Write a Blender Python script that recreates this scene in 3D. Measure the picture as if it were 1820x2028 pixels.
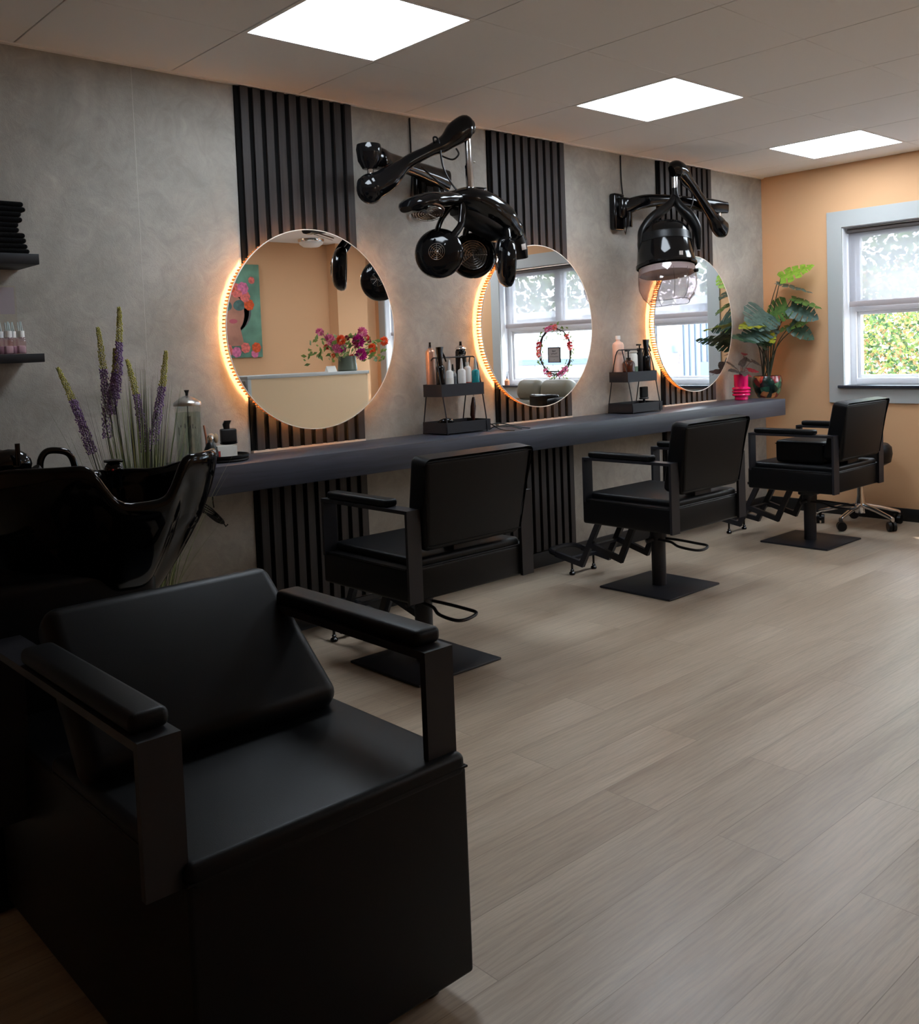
import bpy, bmesh, math, random
from mathutils import Vector, Matrix
random.seed(7)
for o in list(bpy.data.objects): bpy.data.objects.remove(o)
SC = bpy.context.scene
COL = SC.collection

# ------------------------------------------------------------------ camera, world, sun, exposure
CAMP = Vector((0.0, -3.63915, 1.22601))
R_ = Vector((0.73947415, -0.67209137, -0.03835574)); U_ = Vector((0.06508076, 0.01466355, 0.99777226)); F_ = Vector((0.67003169, 0.74032302, -0.05458354))
cd = bpy.data.cameras.new('camera'); cam = bpy.data.objects.new('camera', cd); COL.objects.link(cam)
cd.sensor_fit = 'VERTICAL'; cd.sensor_height = 36.0; cd.sensor_width = 36.0
cd.lens = 1875.06 / 2028 * 36.0; cd.shift_y = -(1014 - 800.31) / 2028; cd.shift_x = 0
cd.clip_start = 0.02; cd.clip_end = 200
m = Matrix.Identity(4)
for i in range(3):
    m[i][0] = R_[i]; m[i][1] = U_[i]; m[i][2] = -F_[i]; m[i][3] = CAMP[i]
cam.matrix_world = m
SC.camera = cam
SC.view_settings.view_transform = 'Standard'; SC.view_settings.look = 'None'
SC.view_settings.gamma = 1.0; SC.view_settings.use_curve_mapping = False
SC.view_settings.exposure = 0.42

LED_STRENGTH = 15.0
WORLD_STRENGTH = 11.0
SUN_ENERGY = 6.0
GLOW = 140.0

world = bpy.data.worlds.new('sky'); SC.world = world; world.use_nodes = True
wn = world.node_tree.nodes; wl = world.node_tree.links
bg = wn['Background']; bg.inputs[1].default_value = WORLD_STRENGTH
tc = wn.new('ShaderNodeTexCoord'); ns = wn.new('ShaderNodeTexNoise'); ns.inputs['Scale'].default_value = 2.2; ns.inputs['Detail'].default_value = 6
cr = wn.new('ShaderNodeValToRGB'); cr.color_ramp.elements[0].position = .42; cr.color_ramp.elements[0].color = (.62, .80, 1, 1); cr.color_ramp.elements[1].position = .6; cr.color_ramp.elements[1].color = (.95, .98, 1, 1)
wl.new(tc.outputs['Generated'], ns.inputs['Vector']); wl.new(ns.outputs[0], cr.inputs[0]); wl.new(cr.outputs[0], bg.inputs[0])

sd = bpy.data.lights.new('sun', 'SUN'); sd.energy = SUN_ENERGY; sd.angle = 0.02; sd.color = (1, .95, .86)
sun = bpy.data.objects.new('sun', sd); COL.objects.link(sun)
sun.rotation_euler = Vector((-0.68, -0.63, -1.40)).to_track_quat('-Z', 'Y').to_euler(); sun.location = (10, 3, 8)
def portal(name, loc, sy, sz):
    ld = bpy.data.lights.new(name, 'AREA'); ld.shape = 'RECTANGLE'; ld.size = sy; ld.size_y = sz
    ld.cycles.is_portal = True
    o = bpy.data.objects.new(name, ld); COL.objects.link(o); o.location = loc
    o.rotation_euler = (math.radians(90), 0, math.radians(90))   # faces -x into the room
portal('window_portal', (6.50, -1.735, 1.43), 2.25, 1.1)
portal('window_portal', (6.50, -4.05, 1.43), 1.1, 1.1)

# ------------------------------------------------------------------ helpers
PI = math.pi
def s(r, g, b):
    return tuple(((c/255/12.92) if c/255 <= .04045 else ((c/255+.055)/1.055)**2.4) for c in (r, g, b))
def mat(name, col, rough=.5, metal=0, spec=.5, bump=0, bscale=200, coat=0, trans=0, ior=1.45, emis=None, estr=0, sheen=0, var=0, vscale=5):
    m = bpy.data.materials.new(name); m.use_nodes = True
    nt = m.node_tree; b = nt.nodes['Principled BSDF']
    b.inputs['Base Color'].default_value = (*col, 1); b.inputs['Roughness'].default_value = rough
    b.inputs['Metallic'].default_value = metal; b.inputs['Specular IOR Level'].default_value = spec
    b.inputs['Coat Weight'].default_value = coat; b.inputs['Transmission Weight'].default_value = trans; b.inputs['IOR'].default_value = ior
    b.inputs['Coat Roughness'].default_value = .05; b.inputs['Sheen Weight'].default_value = sheen
    if emis: b.inputs['Emission Color'].default_value = (*emis, 1); b.inputs['Emission Strength'].default_value = estr
    if bump or var:
        t = nt.nodes.new('ShaderNodeTexCoord'); n = nt.nodes.new('ShaderNodeTexNoise'); n.inputs['Detail'].default_value = 5
        nt.links.new(t.outputs['Object'], n.inputs['Vector'])
        if bump:
            n.inputs['Scale'].default_value = bscale
            bm_ = nt.nodes.new('ShaderNodeBump'); bm_.inputs['Strength'].default_value = bump; bm_.inputs['Distance'].default_value = .002
            nt.links.new(n.outputs[0], bm_.inputs['Height']); nt.links.new(bm_.outputs[0], b.inputs['Normal'])
        if var:
            n2 = nt.nodes.new('ShaderNodeTexNoise'); n2.inputs['Scale'].default_value = vscale; n2.inputs['Detail'].default_value = 4
            nt.links.new(t.outputs['Object'], n2.inputs['Vector'])
            r = nt.nodes.new('ShaderNodeValToRGB'); r.color_ramp.elements[0].position = .3; r.color_ramp.elements[1].position = .7
            r.color_ramp.elements[0].color = (*[c*(1-var) for c in col], 1); r.color_ramp.elements[1].color = (*[min(1, c*(1+var)) for c in col], 1)
            nt.links.new(n2.outputs[0], r.inputs[0]); nt.links.new(r.outputs[0], b.inputs['Base Color'])
    return m
def ramp(nt, stops):
    r = nt.nodes.new('ShaderNodeValToRGB'); e = r.color_ramp.elements
    while len(e) < len(stops): e.new(.5)
    for i, (p, c) in enumerate(stops): e[i].position = p; e[i].color = (*c, 1)
    return r
def noise(nt, vec, scale, detail=4, rough=.5, dist=0):
    n = nt.nodes.new('ShaderNodeTexNoise'); n.inputs['Scale'].default_value = scale; n.inputs['Detail'].default_value = detail
    n.inputs['Roughness'].default_value = rough; n.inputs['Distortion'].default_value = dist
    nt.links.new(vec, n.inputs['Vector']); return n
def mapping(nt, scale=(1, 1, 1), rot=(0, 0, 0), loc=(0, 0, 0)):
    t = nt.nodes.new('ShaderNodeTexCoord'); mp = nt.nodes.new('ShaderNodeMapping')
    mp.inputs['Scale'].default_value = scale; mp.inputs['Rotation'].default_value = rot; mp.inputs['Location'].default_value = loc
    nt.links.new(t.outputs['Object'], mp.inputs['Vector']); return mp.outputs[0]
def mix(nt, a, b, f, mode='MIX'):
    x = nt.nodes.new('ShaderNodeMix'); x.data_type = 'RGBA'; x.blend_type = mode
    for i, v in ((0, f), (6, a), (7, b)):
        if hasattr(v, 'is_output') or hasattr(v, 'node'): nt.links.new(v, x.inputs[i])
        else: x.inputs[i].default_value = v if i == 0 else (*v, 1)
    return x.outputs[2]
def bumpn(nt, h, strength, dist=.002):
    b = nt.nodes.new('ShaderNodeBump'); b.inputs['Strength'].default_value = strength; b.inputs['Distance'].default_value = dist
    nt.links.new(h, b.inputs['Height']); return b.outputs[0]

class B:
    def __init__(self): self.bm = bmesh.new(); self.mi = 0
    def _add(self, tmp):
        for f in tmp.faces: f.material_index = self.mi
        me = bpy.data.meshes.new('tmp'); tmp.to_mesh(me); tmp.free(); self.bm.from_mesh(me); bpy.data.meshes.remove(me)
    def box(self, x0, x1, y0, y1, z0, z1, bev=0, seg=2, rot=None, taper=None):
        t = bmesh.new(); bmesh.ops.create_cube(t, size=1)
        c = Vector(((x0+x1)/2, (y0+y1)/2, (z0+z1)/2)); d = (abs(x1-x0), abs(y1-y0), abs(z1-z0))
        for v in t.verts: v.co = Vector((v.co.x*d[0], v.co.y*d[1], v.co.z*d[2]))
        if bev: bmesh.ops.bevel(t, geom=t.edges[:], offset=min(bev, min(d)*.49), segments=seg, profile=.5, affect='EDGES')
        for v in t.verts:
            if taper: v.co = taper(v.co.copy(), d)
            if rot: v.co = rot @ v.co
            v.co += c
        self._add(t); return self
    def cyl(self, p0, p1, r0, r1=None, n=24, cap=True):
        r1 = r0 if r1 is None else r1
        p0 = Vector(p0); p1 = Vector(p1); a = (p1-p0); L = a.length; q = a.to_track_quat('Z', 'Y').to_matrix()
        t = bmesh.new(); bmesh.ops.create_cone(t, cap_ends=cap, segments=n, radius1=r0, radius2=r1, depth=L)
        for v in t.verts: v.co = q @ v.co + (p0+p1)/2
        self._add(t); return self
    def sph(self, c, r, n=16, rot=None):
        rr = (r, r, r) if not hasattr(r, '__len__') else r
        t = bmesh.new(); bmesh.ops.create_uvsphere(t, u_segments=n, v_segments=max(6, n//2), radius=1)
        for v in t.verts:
            v.co = Vector((v.co.x*rr[0], v.co.y*rr[1], v.co.z*rr[2]))
            if rot: v.co = rot @ v.co
            v.co += Vector(c)
        self._add(t); return self
    def lathe(self, prof, c=(0, 0, 0), n=32, rot=None, sx=1, sy=1):
        t = bmesh.new(); rings = []
        for r, z in prof:
            if r < 1e-6: rings.append([t.verts.new((0, 0, z))])
            else: rings.append([t.verts.new((r*math.cos(2*PI*i/n)*sx, r*math.sin(2*PI*i/n)*sy, z)) for i in range(n)])
        for a, b in zip(rings, rings[1:]):
            for i in range(n):
                j = (i+1) % n
                q = []
                for v in (a[i % len(a)], a[j % len(a)], b[j % len(b)], b[i % len(b)]):
                    if v not in q: q.append(v)
                if len(q) > 2:
                    try: t.faces.new(q)
                    except ValueError: pass
        for v in t.verts:
            if rot: v.co = rot @ v.co
            v.co += Vector(c)
        bmesh.ops.recalc_face_normals(t, faces=t.faces[:])
        self._add(t); return self
    def loft(self, secs, n=16, cap=True):
        # secs: list of (center, ax1 vec (half width), ax2 vec (half height))
        t = bmesh.new(); rings = []
        for sct in secs:
            c, a, b = sct[:3]; p = sct[3] if len(sct) > 3 else 2.0
            c = Vector(c); a = Vector(a); b = Vector(b); ring = []
            for i in range(n):
                u = 2*PI*i/n; cu, su = math.cos(u), math.sin(u)
                ring.append(t.verts.new(c + a*(math.copysign(abs(cu)**(2/p), cu)) + b*(math.copysign(abs(su)**(2/p), su))))
            rings.append(ring)
        for a, b in zip(rings, rings[1:]):
            for i in range(n): t.faces.new((a[i], a[(i+1) % n], b[(i+1) % n], b[i]))
        if cap: t.faces.new(rings[0][::-1]); t.faces.new(rings[-1])
        bmesh.ops.recalc_face_normals(t, faces=t.faces[:])
        self._add(t); return self
    def tube(self, pts, r, n=10, closed=False, sm=0, flat=None):
        pts = [Vector(p) for p in pts]
        rs = r if hasattr(r, '__len__') else [r]*len(pts)
        if sm:
            out = []; ro = []; N = len(pts)
            rng = range(N if closed else N-1)
            for i in rng:
                p0 = pts[(i-1) % N] if (closed or i > 0) else pts[i]; p1 = pts[i]; p2 = pts[(i+1) % N]; p3 = pts[(i+2) % N] if (closed or i+2 < N) else p2
                for k in range(sm):
                    u = k/sm
                    out.append(.5*((2*p1)+(-p0+p2)*u+(2*p0-5*p1+4*p2-p3)*u*u+(-p0+3*p1-3*p2+p3)*u**3)); ro.append(rs[i]*(1-u)+rs[(i+1) % N]*u)
            if not closed: out.append(pts[-1]); ro.append(rs[-1])
            pts, rs = out, ro
        t = bmesh.new(); rings = []; N = len(pts); up = None
        for i, p in enumerate(pts):
            if closed: d = pts[(i+1) % N]-pts[(i-1) % N]
            else: d = pts[min(i+1, N-1)]-pts[max(i-1, 0)]
            d.normalize()
            if up is None: up = Vector((0, 0, 1)) if abs(d.z) < .9 else Vector((0, 1, 0))
            a = d.cross(up)
            if a.length < 1e-5: a = d.orthogonal()
            a.normalize(); up = a.cross(d).normalized()
            f = flat or (1, 1)
            rings.append([t.verts.new(p + (a*math.cos(2*PI*k/n)*f[0]+up*math.sin(2*PI*k/n)*f[1])*rs[i]) for k in range(n)])
        prs = list(zip(rings, rings[1:]))
        if closed: prs.append((rings[-1], rings[0]))
        for a, b in prs:
            for k in range(n): t.faces.new((a[k], a[(k+1) % n], b[(k+1) % n], b[k]))
        if not closed: t.faces.new(rings[0][::-1]); t.faces.new(rings[-1])
        bmesh.ops.recalc_face_normals(t, faces=t.faces[:])
        self._add(t); return self
    def prism(self, poly, a0, a1, plane='xz', bev=0, seg=2):
        t = bmesh.new()
        def P(u, v, w): return {'xz': (u, w, v), 'xy': (u, v, w), 'yz': (w, u, v)}[plane]
        A = [t.verts.new(P(u, v, a0)) for u, v in poly]; Bv = [t.verts.new(P(u, v, a1)) for u, v in poly]
        n = len(poly)
        t.faces.new(A[::-1]); t.faces.new(Bv)
        for i in range(n): t.faces.new((A[i], A[(i+1) % n], Bv[(i+1) % n], Bv[i]))
        bmesh.ops.recalc_face_normals(t, faces=t.faces[:])
        if bev: bmesh.ops.bevel(t, geom=t.edges[:], offset=bev, segments=seg, profile=.5, affect='EDGES')
        self._add(t); return self
    def bar(self, pts, hw, hh, side, closed=False):
        # flat bar through pts lying in the plane whose normal is `side`; hw = half width along side, hh = half thickness; mitred corners
        pts = [Vector(p) for p in pts]; side = Vector(side).normalized(); t = bmesh.new(); rings = []; N = len(pts)
        for i, p in enumerate(pts):
            if closed: d0 = (p-pts[i-1]).normalized(); d1 = (pts[(i+1) % N]-p).normalized()
            else:
                d0 = (p-pts[i-1]).normalized() if i else (pts[1]-p).normalized(); d1 = (pts[i+1]-p).normalized() if i < N-1 else d0
            n0 = side.cross(d0).normalized(); n1 = side.cross(d1).normalized(); nn = (n0+n1).normalized(); k = 1/max(.3, nn.dot(n0))
            rings.append([t.verts.new(p+side*a*hw+nn*b*hh*k) for a, b in ((1, 1), (1, -1), (-1, -1), (-1, 1))])
        prs = list(zip(rings, rings[1:]))
        if closed: prs.append((rings[-1], rings[0]))
        for a, b in prs:
            for k in range(4): t.faces.new((a[k], a[(k+1) % 4], b[(k+1) % 4], b[k]))
        if not closed: t.faces.new(rings[0][::-1]); t.faces.new(rings[-1])
        bmesh.ops.recalc_face_normals(t, faces=t.faces[:])
        self._add(t); return self
    def raw(self, vs, fs):
        v = [self.bm.verts.new(p) for p in vs]
        for f in fs:
            try: q = self.bm.faces.new([v[i] for i in f]); q.material_index = self.mi
            except ValueError: pass
        return self
    def obj(self, name, mats, parent=None, ang=40, loc=None, org=None):
        if org is not None:
            for v in self.bm.verts: v.co -= Vector(org)
        me = bpy.data.meshes.new(name); self.bm.to_mesh(me); self.bm.free()
        for m_ in (mats if isinstance(mats, (list, tuple)) else [mats]): me.materials.append(m_)
        me.polygons.foreach_set('use_smooth', [True]*len(me.polygons))
        me.set_sharp_from_angle(angle=math.radians(ang))
        o = bpy.data.objects.new(name, me); COL.objects.link(o)
        if parent: o.parent = parent
        if loc is not None: o.location = loc
        return o
def thing(name, label, cat, loc=(0, 0, 0), rz=0, group=None):
    o = bpy.data.objects.new(name, None); COL.objects.link(o); o.empty_display_size = .1
    o.location = loc; o.rotation_euler = (0, 0, rz); o['label'] = label; o['category'] = cat
    if group: o['group'] = group
    return o
def tag(o, label, cat, group=None, kind=None):
    o['label'] = label; o['category'] = cat
    if group: o['group'] = group
    if kind: o['kind'] = kind
    return o
def struct(o, label=None, cat=None):
    o['kind'] = 'structure'
    if label: o['label'] = label
    if cat: o['category'] = cat
    return o
def dup(root, label=None, loc=None, group=None, rz=None):
    def cp(o, par):
        c = o.copy(); COL.objects.link(c); c.parent = par
        for ch in list(o.children): cp(ch, c)
        return c
    kids = list(root.children)
    r = root.copy(); COL.objects.link(r)
    for k in kids: cp(k, r)
    if label: r['label'] = label
    if loc is not None: r.location = loc
    if rz is not None: r.rotation_euler = (0, 0, rz)
    if group: r['group'] = group
    return r

# ------------------------------------------------------------------ materials
def floor_mat():
    m = bpy.data.materials.new('oak_vinyl'); m.use_nodes = True; nt = m.node_tree; b = nt.nodes['Principled BSDF']
    v = mapping(nt)
    br = nt.nodes.new('ShaderNodeTexBrick'); nt.links.new(v, br.inputs['Vector'])
    br.offset = .37; br.inputs['Scale'].default_value = 1; br.inputs['Brick Width'].default_value = 1.22; br.inputs['Row Height'].default_value = .18
    br.inputs['Mortar Size'].default_value = .0011; br.inputs['Mortar Smooth'].default_value = .3
    br.inputs['Color1'].default_value = (.0, .0, .0, 1); br.inputs['Color2'].default_value = (1, 1, 1, 1); br.inputs['Mortar'].default_value = (.5, .5, .5, 1); br.inputs['Bias'].default_value = 0
    add = nt.nodes.new('ShaderNodeVectorMath'); add.operation = 'MULTIPLY_ADD'
    nt.links.new(br.outputs['Color'], add.inputs[0]); add.inputs[1].default_value = (7, 3, 5); nt.links.new(v, add.inputs[2])
    def st(sx, sy):
        mp = nt.nodes.new('ShaderNodeMapping'); mp.inputs['Scale'].default_value = (sx, sy, 1); nt.links.new(add.outputs[0], mp.inputs['Vector']); return mp.outputs[0]
    big = noise(nt, st(.55, 3.2), 1.6, 3, .5, .6)
    grain = noise(nt, st(3.0, 70), 1.0, 6, .65, .4)
    fine = noise(nt, st(14, 330), 1.0, 4, .6, .2)
    wv = nt.nodes.new('ShaderNodeTexWave'); wv.wave_type = 'BANDS'; wv.bands_direction = 'Y'; wv.inputs['Scale'].default_value = 9; wv.inputs['Distortion'].default_value = 9
    wv.inputs['Detail'].default_value = 3; wv.inputs['Detail Scale'].default_value = 1.2; nt.links.new(st(.5, 2.2), wv.inputs['Vector'])
    c1 = ramp(nt, [(.30, s(160, 140, 119)), (.5, s(176, 158, 137)), (.70, s(190, 173, 152))]); nt.links.new(big.outputs[0], c1.inputs[0])
    g = ramp(nt, [(.34, (.80, .79, .78)), (.56, (1, 1, 1))]); nt.links.new(grain.outputs[0], g.inputs[0])
    f = ramp(nt, [(.35, (.88, .88, .88)), (.6, (1, 1, 1))]); nt.links.new(fine.outputs[0], f.inputs[0])
    w = ramp(nt, [(0, (.90, .895, .89)), (.45, (1, 1, 1))]); nt.links.new(wv.outputs[0], w.inputs[0])
    pl = ramp(nt, [(0, (.97, .97, .97)), (1, (1.03, 1.02, 1.02))]); nt.links.new(br.outputs['Color'], pl.inputs[0])
    x = mix(nt, c1.outputs[0], g.outputs[0], .8, 'MULTIPLY'); x = mix(nt, x, f.outputs[0], .8, 'MULTIPLY'); x = mix(nt, x, w.outputs[0], .9, 'MULTIPLY'); x = mix(nt, x, pl.outputs[0], 1.0, 'MULTIPLY')
    x = mix(nt, x, mix(nt, x, (.6, .58, .56), 1.0, 'MULTIPLY'), br.outputs['Fac'])
    nt.links.new(x, b.inputs['Base Color'])
    rr = nt.nodes.new('ShaderNodeMapRange'); rr.inputs['To Min'].default_value = .29; rr.inputs['To Max'].default_value = .42; nt.links.new(grain.outputs[0], rr.inputs['Value']); nt.links.new(rr.outputs[0], b.inputs['Roughness'])
    h = nt.nodes.new('ShaderNodeMath'); h.operation = 'MULTIPLY_ADD'; nt.links.new(fine.outputs[0], h.inputs[0]); h.inputs[1].default_value = .5; nt.links.new(grain.outputs[0], h.inputs[2])
    h2 = nt.nodes.new('ShaderNodeMath'); h2.operation = 'MULTIPLY_ADD'; nt.links.new(wv.outputs[0], h2.inputs[0]); h2.inputs[1].default_value = .35; nt.links.new(h.outputs[0], h2.inputs[2])
    nt.links.new(bumpn(nt, h2.outputs[0], .14, .0016), b.inputs['Normal'])
    b.inputs['Specular IOR Level'].default_value = .75
    return m
def plaster_mat():
    m = bpy.data.materials.new('concrete_look_wallpaper'); m.use_nodes = True; nt = m.node_tree; b = nt.nodes['Principled BSDF']
    v = mapping(nt)
    a = noise(nt, v, 2.2, 6, .6, .8); c = noise(nt, v, 11, 7, .7, 1.6); d = noise(nt, v, 60, 4, .6, 2.5)
    r1 = ramp(nt, [(.3, s(142, 137, 130)), (.5, s(158, 153, 145)), (.72, s(176, 170, 161))]); nt.links.new(a.outputs[0], r1.inputs[0])
    r2 = ramp(nt, [(.34, (.84, .84, .84)), (.55, (1, 1, 1)), (.68, (1.1, 1.1, 1.09))]); nt.links.new(c.outputs[0], r2.inputs[0])
    # fine trowel scratches
    mu = noise(nt, v, 26, 3, .5, 4.0)
    r3 = ramp(nt, [(.495, (1, 1, 1)), (.502, (1.25, 1.24, 1.22)), (.51, (1, 1, 1))]); nt.links.new(mu.outputs[0], r3.inputs[0])
    gate = ramp(nt, [(.5, (0, 0, 0)), (.62, (1, 1, 1))]); nt.links.new(noise(nt, v, 4, 3).outputs[0], gate.inputs[0])
    x = mix(nt, r1.outputs[0], r2.outputs[0], .8, 'MULTIPLY')
    y = mix(nt, x, r3.outputs[0], .6, 'MULTIPLY')
    x = mix(nt, x, y, gate.outputs[0])
    nt.links.new(x, b.inputs['Base Color']); b.inputs['Roughness'].default_value = .62; b.inputs['Specular IOR Level'].default_value = .35
    h = nt.nodes.new('ShaderNodeMath'); h.operation = 'ADD'; nt.links.new(c.outputs[0], h.inputs[0]); nt.links.new(d.outputs[0], h.inputs[1])
    nt.links.new(bumpn(nt, h.outputs[0], .35, .004), b.inputs['Normal'])
    return m
def slat_mat():
    m = bpy.data.materials.new('dark_oak_slat'); m.use_nodes = True; nt = m.node_tree; b = nt.nodes['Principled BSDF']
    v = mapping(nt, (60, 60, 2.2)); g = noise(nt, v, 1.0, 5, .6, .5)
    r = ramp(nt, [(.3, s(24, 20, 20)), (.6, s(44, 38, 37))]); nt.links.new(g.outputs[0], r.inputs[0]); nt.links.new(r.outputs[0], b.inputs['Base Color'])
    b.inputs['Roughness'].default_value = .55; nt.links.new(bumpn(nt, g.outputs[0], .2), b.inputs['Normal']); return m
def laminate_mat():
    m = bpy.data.materials.new('anthracite_laminate'); m.use_nodes = True; nt = m.node_tree; b = nt.nodes['Principled BSDF']
    v = mapping(nt, (2.5, 40, 40)); g = noise(nt, v, 1.0, 5, .6, .6)
    r = ramp(nt, [(.3, s(40, 43, 52)), (.65, s(56, 60, 72))]); nt.links.new(g.outputs[0], r.inputs[0]); nt.links.new(r.outputs[0], b.inputs['Base Color'])
    b.inputs['Roughness'].default_value = .42; nt.links.new(bumpn(nt, g.outputs[0], .12), b.inputs['Normal']); return m
def glass_mat(name, tint=(1, 1, 1), refl=.06):
    m = bpy.data.materials.new(name); m.use_nodes = True; nt = m.node_tree; nt.nodes.remove(nt.nodes['Principled BSDF'])
    t = nt.nodes.new('ShaderNodeBsdfTransparent'); t.inputs[0].default_value = (*tint, 1)
    g = nt.nodes.new('ShaderNodeBsdfGlossy'); g.inputs['Roughness'].default_value = .02
    lw = nt.nodes.new('ShaderNodeLayerWeight'); lw.inputs[0].default_value = .25
    mr = nt.nodes.new('ShaderNodeMapRange'); mr.inputs['To Min'].default_value = refl; mr.inputs['To Max'].default_value = .7; nt.links.new(lw.outputs['Facing'], mr.inputs['Value'])
    pw = nt.nodes.new('ShaderNodeMath'); pw.operation = 'POWER'; pw.inputs[1].default_value = 3; nt.links.new(lw.outputs['Facing'], pw.inputs[0]); nt.links.new(pw.outputs[0], mr.inputs['Value'])
    mx = nt.nodes.new('ShaderNodeMixShader'); nt.links.new(mr.outputs[0], mx.inputs[0]); nt.links.new(t.outputs[0], mx.inputs[1]); nt.links.new(g.outputs[0], mx.inputs[2])
    nt.links.new(mx.outputs[0], nt.nodes['Material Output'].inputs[0]); return m
def trans_mat(name, col, f=.75, clear=0):
    m = bpy.data.materials.new(name); m.use_nodes = True; nt = m.node_tree; nt.nodes.remove(nt.nodes['Principled BSDF'])
    a = nt.nodes.new('ShaderNodeBsdfDiffuse'); a.inputs[0].default_value = (*col, 1); c = nt.nodes.new('ShaderNodeBsdfTranslucent'); c.inputs[0].default_value = (*col, 1)
    x = nt.nodes.new('ShaderNodeMixShader'); x.inputs[0].default_value = f; nt.links.new(a.outputs[0], x.inputs[1]); nt.links.new(c.outputs[0], x.inputs[2])
    y = nt.nodes.new('ShaderNodeMixShader'); y.inputs[0].default_value = clear; tp = nt.nodes.new('ShaderNodeBsdfTransparent'); nt.links.new(x.outputs[0], y.inputs[1]); nt.links.new(tp.outputs[0], y.inputs[2]); nt.links.new(y.outputs[0], nt.nodes['Material Output'].inputs[0]); return m
def screen_mat():
    m = bpy.data.materials.new('roller_screen_fabric'); m.use_nodes = True; nt = m.node_tree; nt.nodes.remove(nt.nodes['Principled BSDF'])
    t = nt.nodes.new('ShaderNodeBsdfTransparent'); t.inputs[0].default_value = (.78, .78, .80, 1)
    tr = nt.nodes.new('ShaderNodeBsdfTranslucent'); tr.inputs[0].default_value = (.42, .41, .42, 1)
    df = nt.nodes.new('ShaderNodeBsdfDiffuse'); df.inputs[0].default_value = (.60, .58, .60, 1)
    a = nt.nodes.new('ShaderNodeMixShader'); a.inputs[0].default_value = .4; nt.links.new(tr.outputs[0], a.inputs[1]); nt.links.new(df.outputs[0], a.inputs[2])
    mx = nt.nodes.new('ShaderNodeMixShader'); mx.inputs[0].default_value = .52; nt.links.new(t.outputs[0], mx.inputs[1]); nt.links.new(a.outputs[0], mx.inputs[2])
    nt.links.new(mx.outputs[0], nt.nodes['Material Output'].inputs[0]); return m
def leaf_mat(name, c0, c1, rough=.4):
    m = bpy.data.materials.new(name); m.use_nodes = True; nt = m.node_tree; b = nt.nodes['Principled BSDF']
    v = mapping(nt); n = noise(nt, v, 30, 4, .6, .5); r = ramp(nt, [(.35, c0), (.65, c1)]); nt.links.new(n.outputs[0], r.inputs[0]); nt.links.new(r.outputs[0], b.inputs['Base Color'])
    b.inputs['Roughness'].default_value = rough; tr = nt.nodes.new('ShaderNodeBsdfTranslucent'); nt.links.new(r.outputs[0], tr.inputs[0])
    mx = nt.nodes.new('ShaderNodeMixShader'); mx.inputs[0].default_value = .3; out = nt.nodes['Material Output']
    nt.links.new(b.outputs[0], mx.inputs[1]); nt.links.new(tr.outputs[0], mx.inputs[2]); nt.links.new(mx.outputs[0], out.inputs[0]); return m
def emit(name, col, st):
    m = bpy.data.materials.new(name); m.use_nodes = True; nt = m.node_tree; nt.nodes.remove(nt.nodes['Principled BSDF'])
    e = nt.nodes.new('ShaderNodeEmission'); e.inputs[0].default_value = (*col, 1); e.inputs[1].default_value = st; nt.links.new(e.outputs[0], nt.nodes['Material Output'].inputs[0]); return m
def voro_mat(name, cols, scale=40, rough=.2, coat=.6, bg=None):
    m = bpy.data.materials.new(name); m.use_nodes = True; nt = m.node_tree; b = nt.nodes['Principled BSDF']
    v = mapping(nt); n = noise(nt, v, 12, 2)
    vo = nt.nodes.new('ShaderNodeTexVoronoi'); vo.inputs['Scale'].default_value = scale
    ad = nt.nodes.new('ShaderNodeVectorMath'); ad.operation = 'MULTIPLY_ADD'; nt.links.new(n.outputs['Color'], ad.inputs[0]); ad.inputs[1].default_value = (.03, .03, .03); nt.links.new(v, ad.inputs[2]); nt.links.new(ad.outputs[0], vo.inputs['Vector'])
    sp = nt.nodes.new('ShaderNodeSeparateColor'); nt.links.new(vo.outputs['Color'], sp.inputs[0])
    r = ramp(nt, [(i/len(cols), c) for i, c in enumerate(cols)]); r.color_ramp.interpolation = 'CONSTANT'; nt.links.new(sp.outputs[0], r.inputs[0])
    d = ramp(nt, [(.0, (1.15, 1.15, 1.15)), (.6, (.45, .45, .45))]); nt.links.new(vo.outputs['Distance'], d.inputs[0])
    nt.links.new(mix(nt, r.outputs[0], d.outputs[0], .8, 'MULTIPLY'), b.inputs['Base Color']); b.inputs['Roughness'].default_value = rough; b.inputs['Coat Weight'].default_value = coat; return m

M = {}
M['floor'] = floor_mat(); M['plaster'] = plaster_mat(); M['slat'] = slat_mat(); M['laminate'] = laminate_mat()
M['orange'] = mat('apricot_wall_paint', s(216, 170, 128), .7, bump=.25, bscale=350, spec=.3)
M['tile'] = mat('ceiling_tile_white', s(240, 236, 232), .85, bump=.1, bscale=300, spec=.2)
M['void'] = mat('ceiling_void_dark', (.03, .03, .03), .9)
M['trimw'] = mat('white_grey_paint', s(176, 179, 178), .45)
M['pvc'] = mat('white_window_frame', s(238, 240, 244), .3)
M['black'] = mat('matte_black', (.012, .012, .013), .5, spec=.4)
M['metal'] = mat('black_coated_steel', (.015, .015, .019), .42, spec=.35, bump=.05, bscale=900)
M['leather'] = mat('black_leatherette', (.0036, .0036, .0043), .42, spec=.20, bump=.12, bscale=700)
M['gloss'] = mat('gloss_black_plastic', (.003, .003, .0035), .10, spec=.40)
M['satin'] = mat('satin_black_plastic', (.006, .006, .0065), .34, spec=.35)
M['ceramic'] = mat('black_ceramic', (.002, .002, .0025), .07, spec=.22)
M['chrome'] = mat('chrome', (.75, .75, .76), .10, metal=1)
M['darkmetal'] = mat('dark_reflector', (.12, .11, .10), .18, metal=1)
M['steel'] = mat('brushed_steel', (.55, .54, .52), .28, metal=1)
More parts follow.
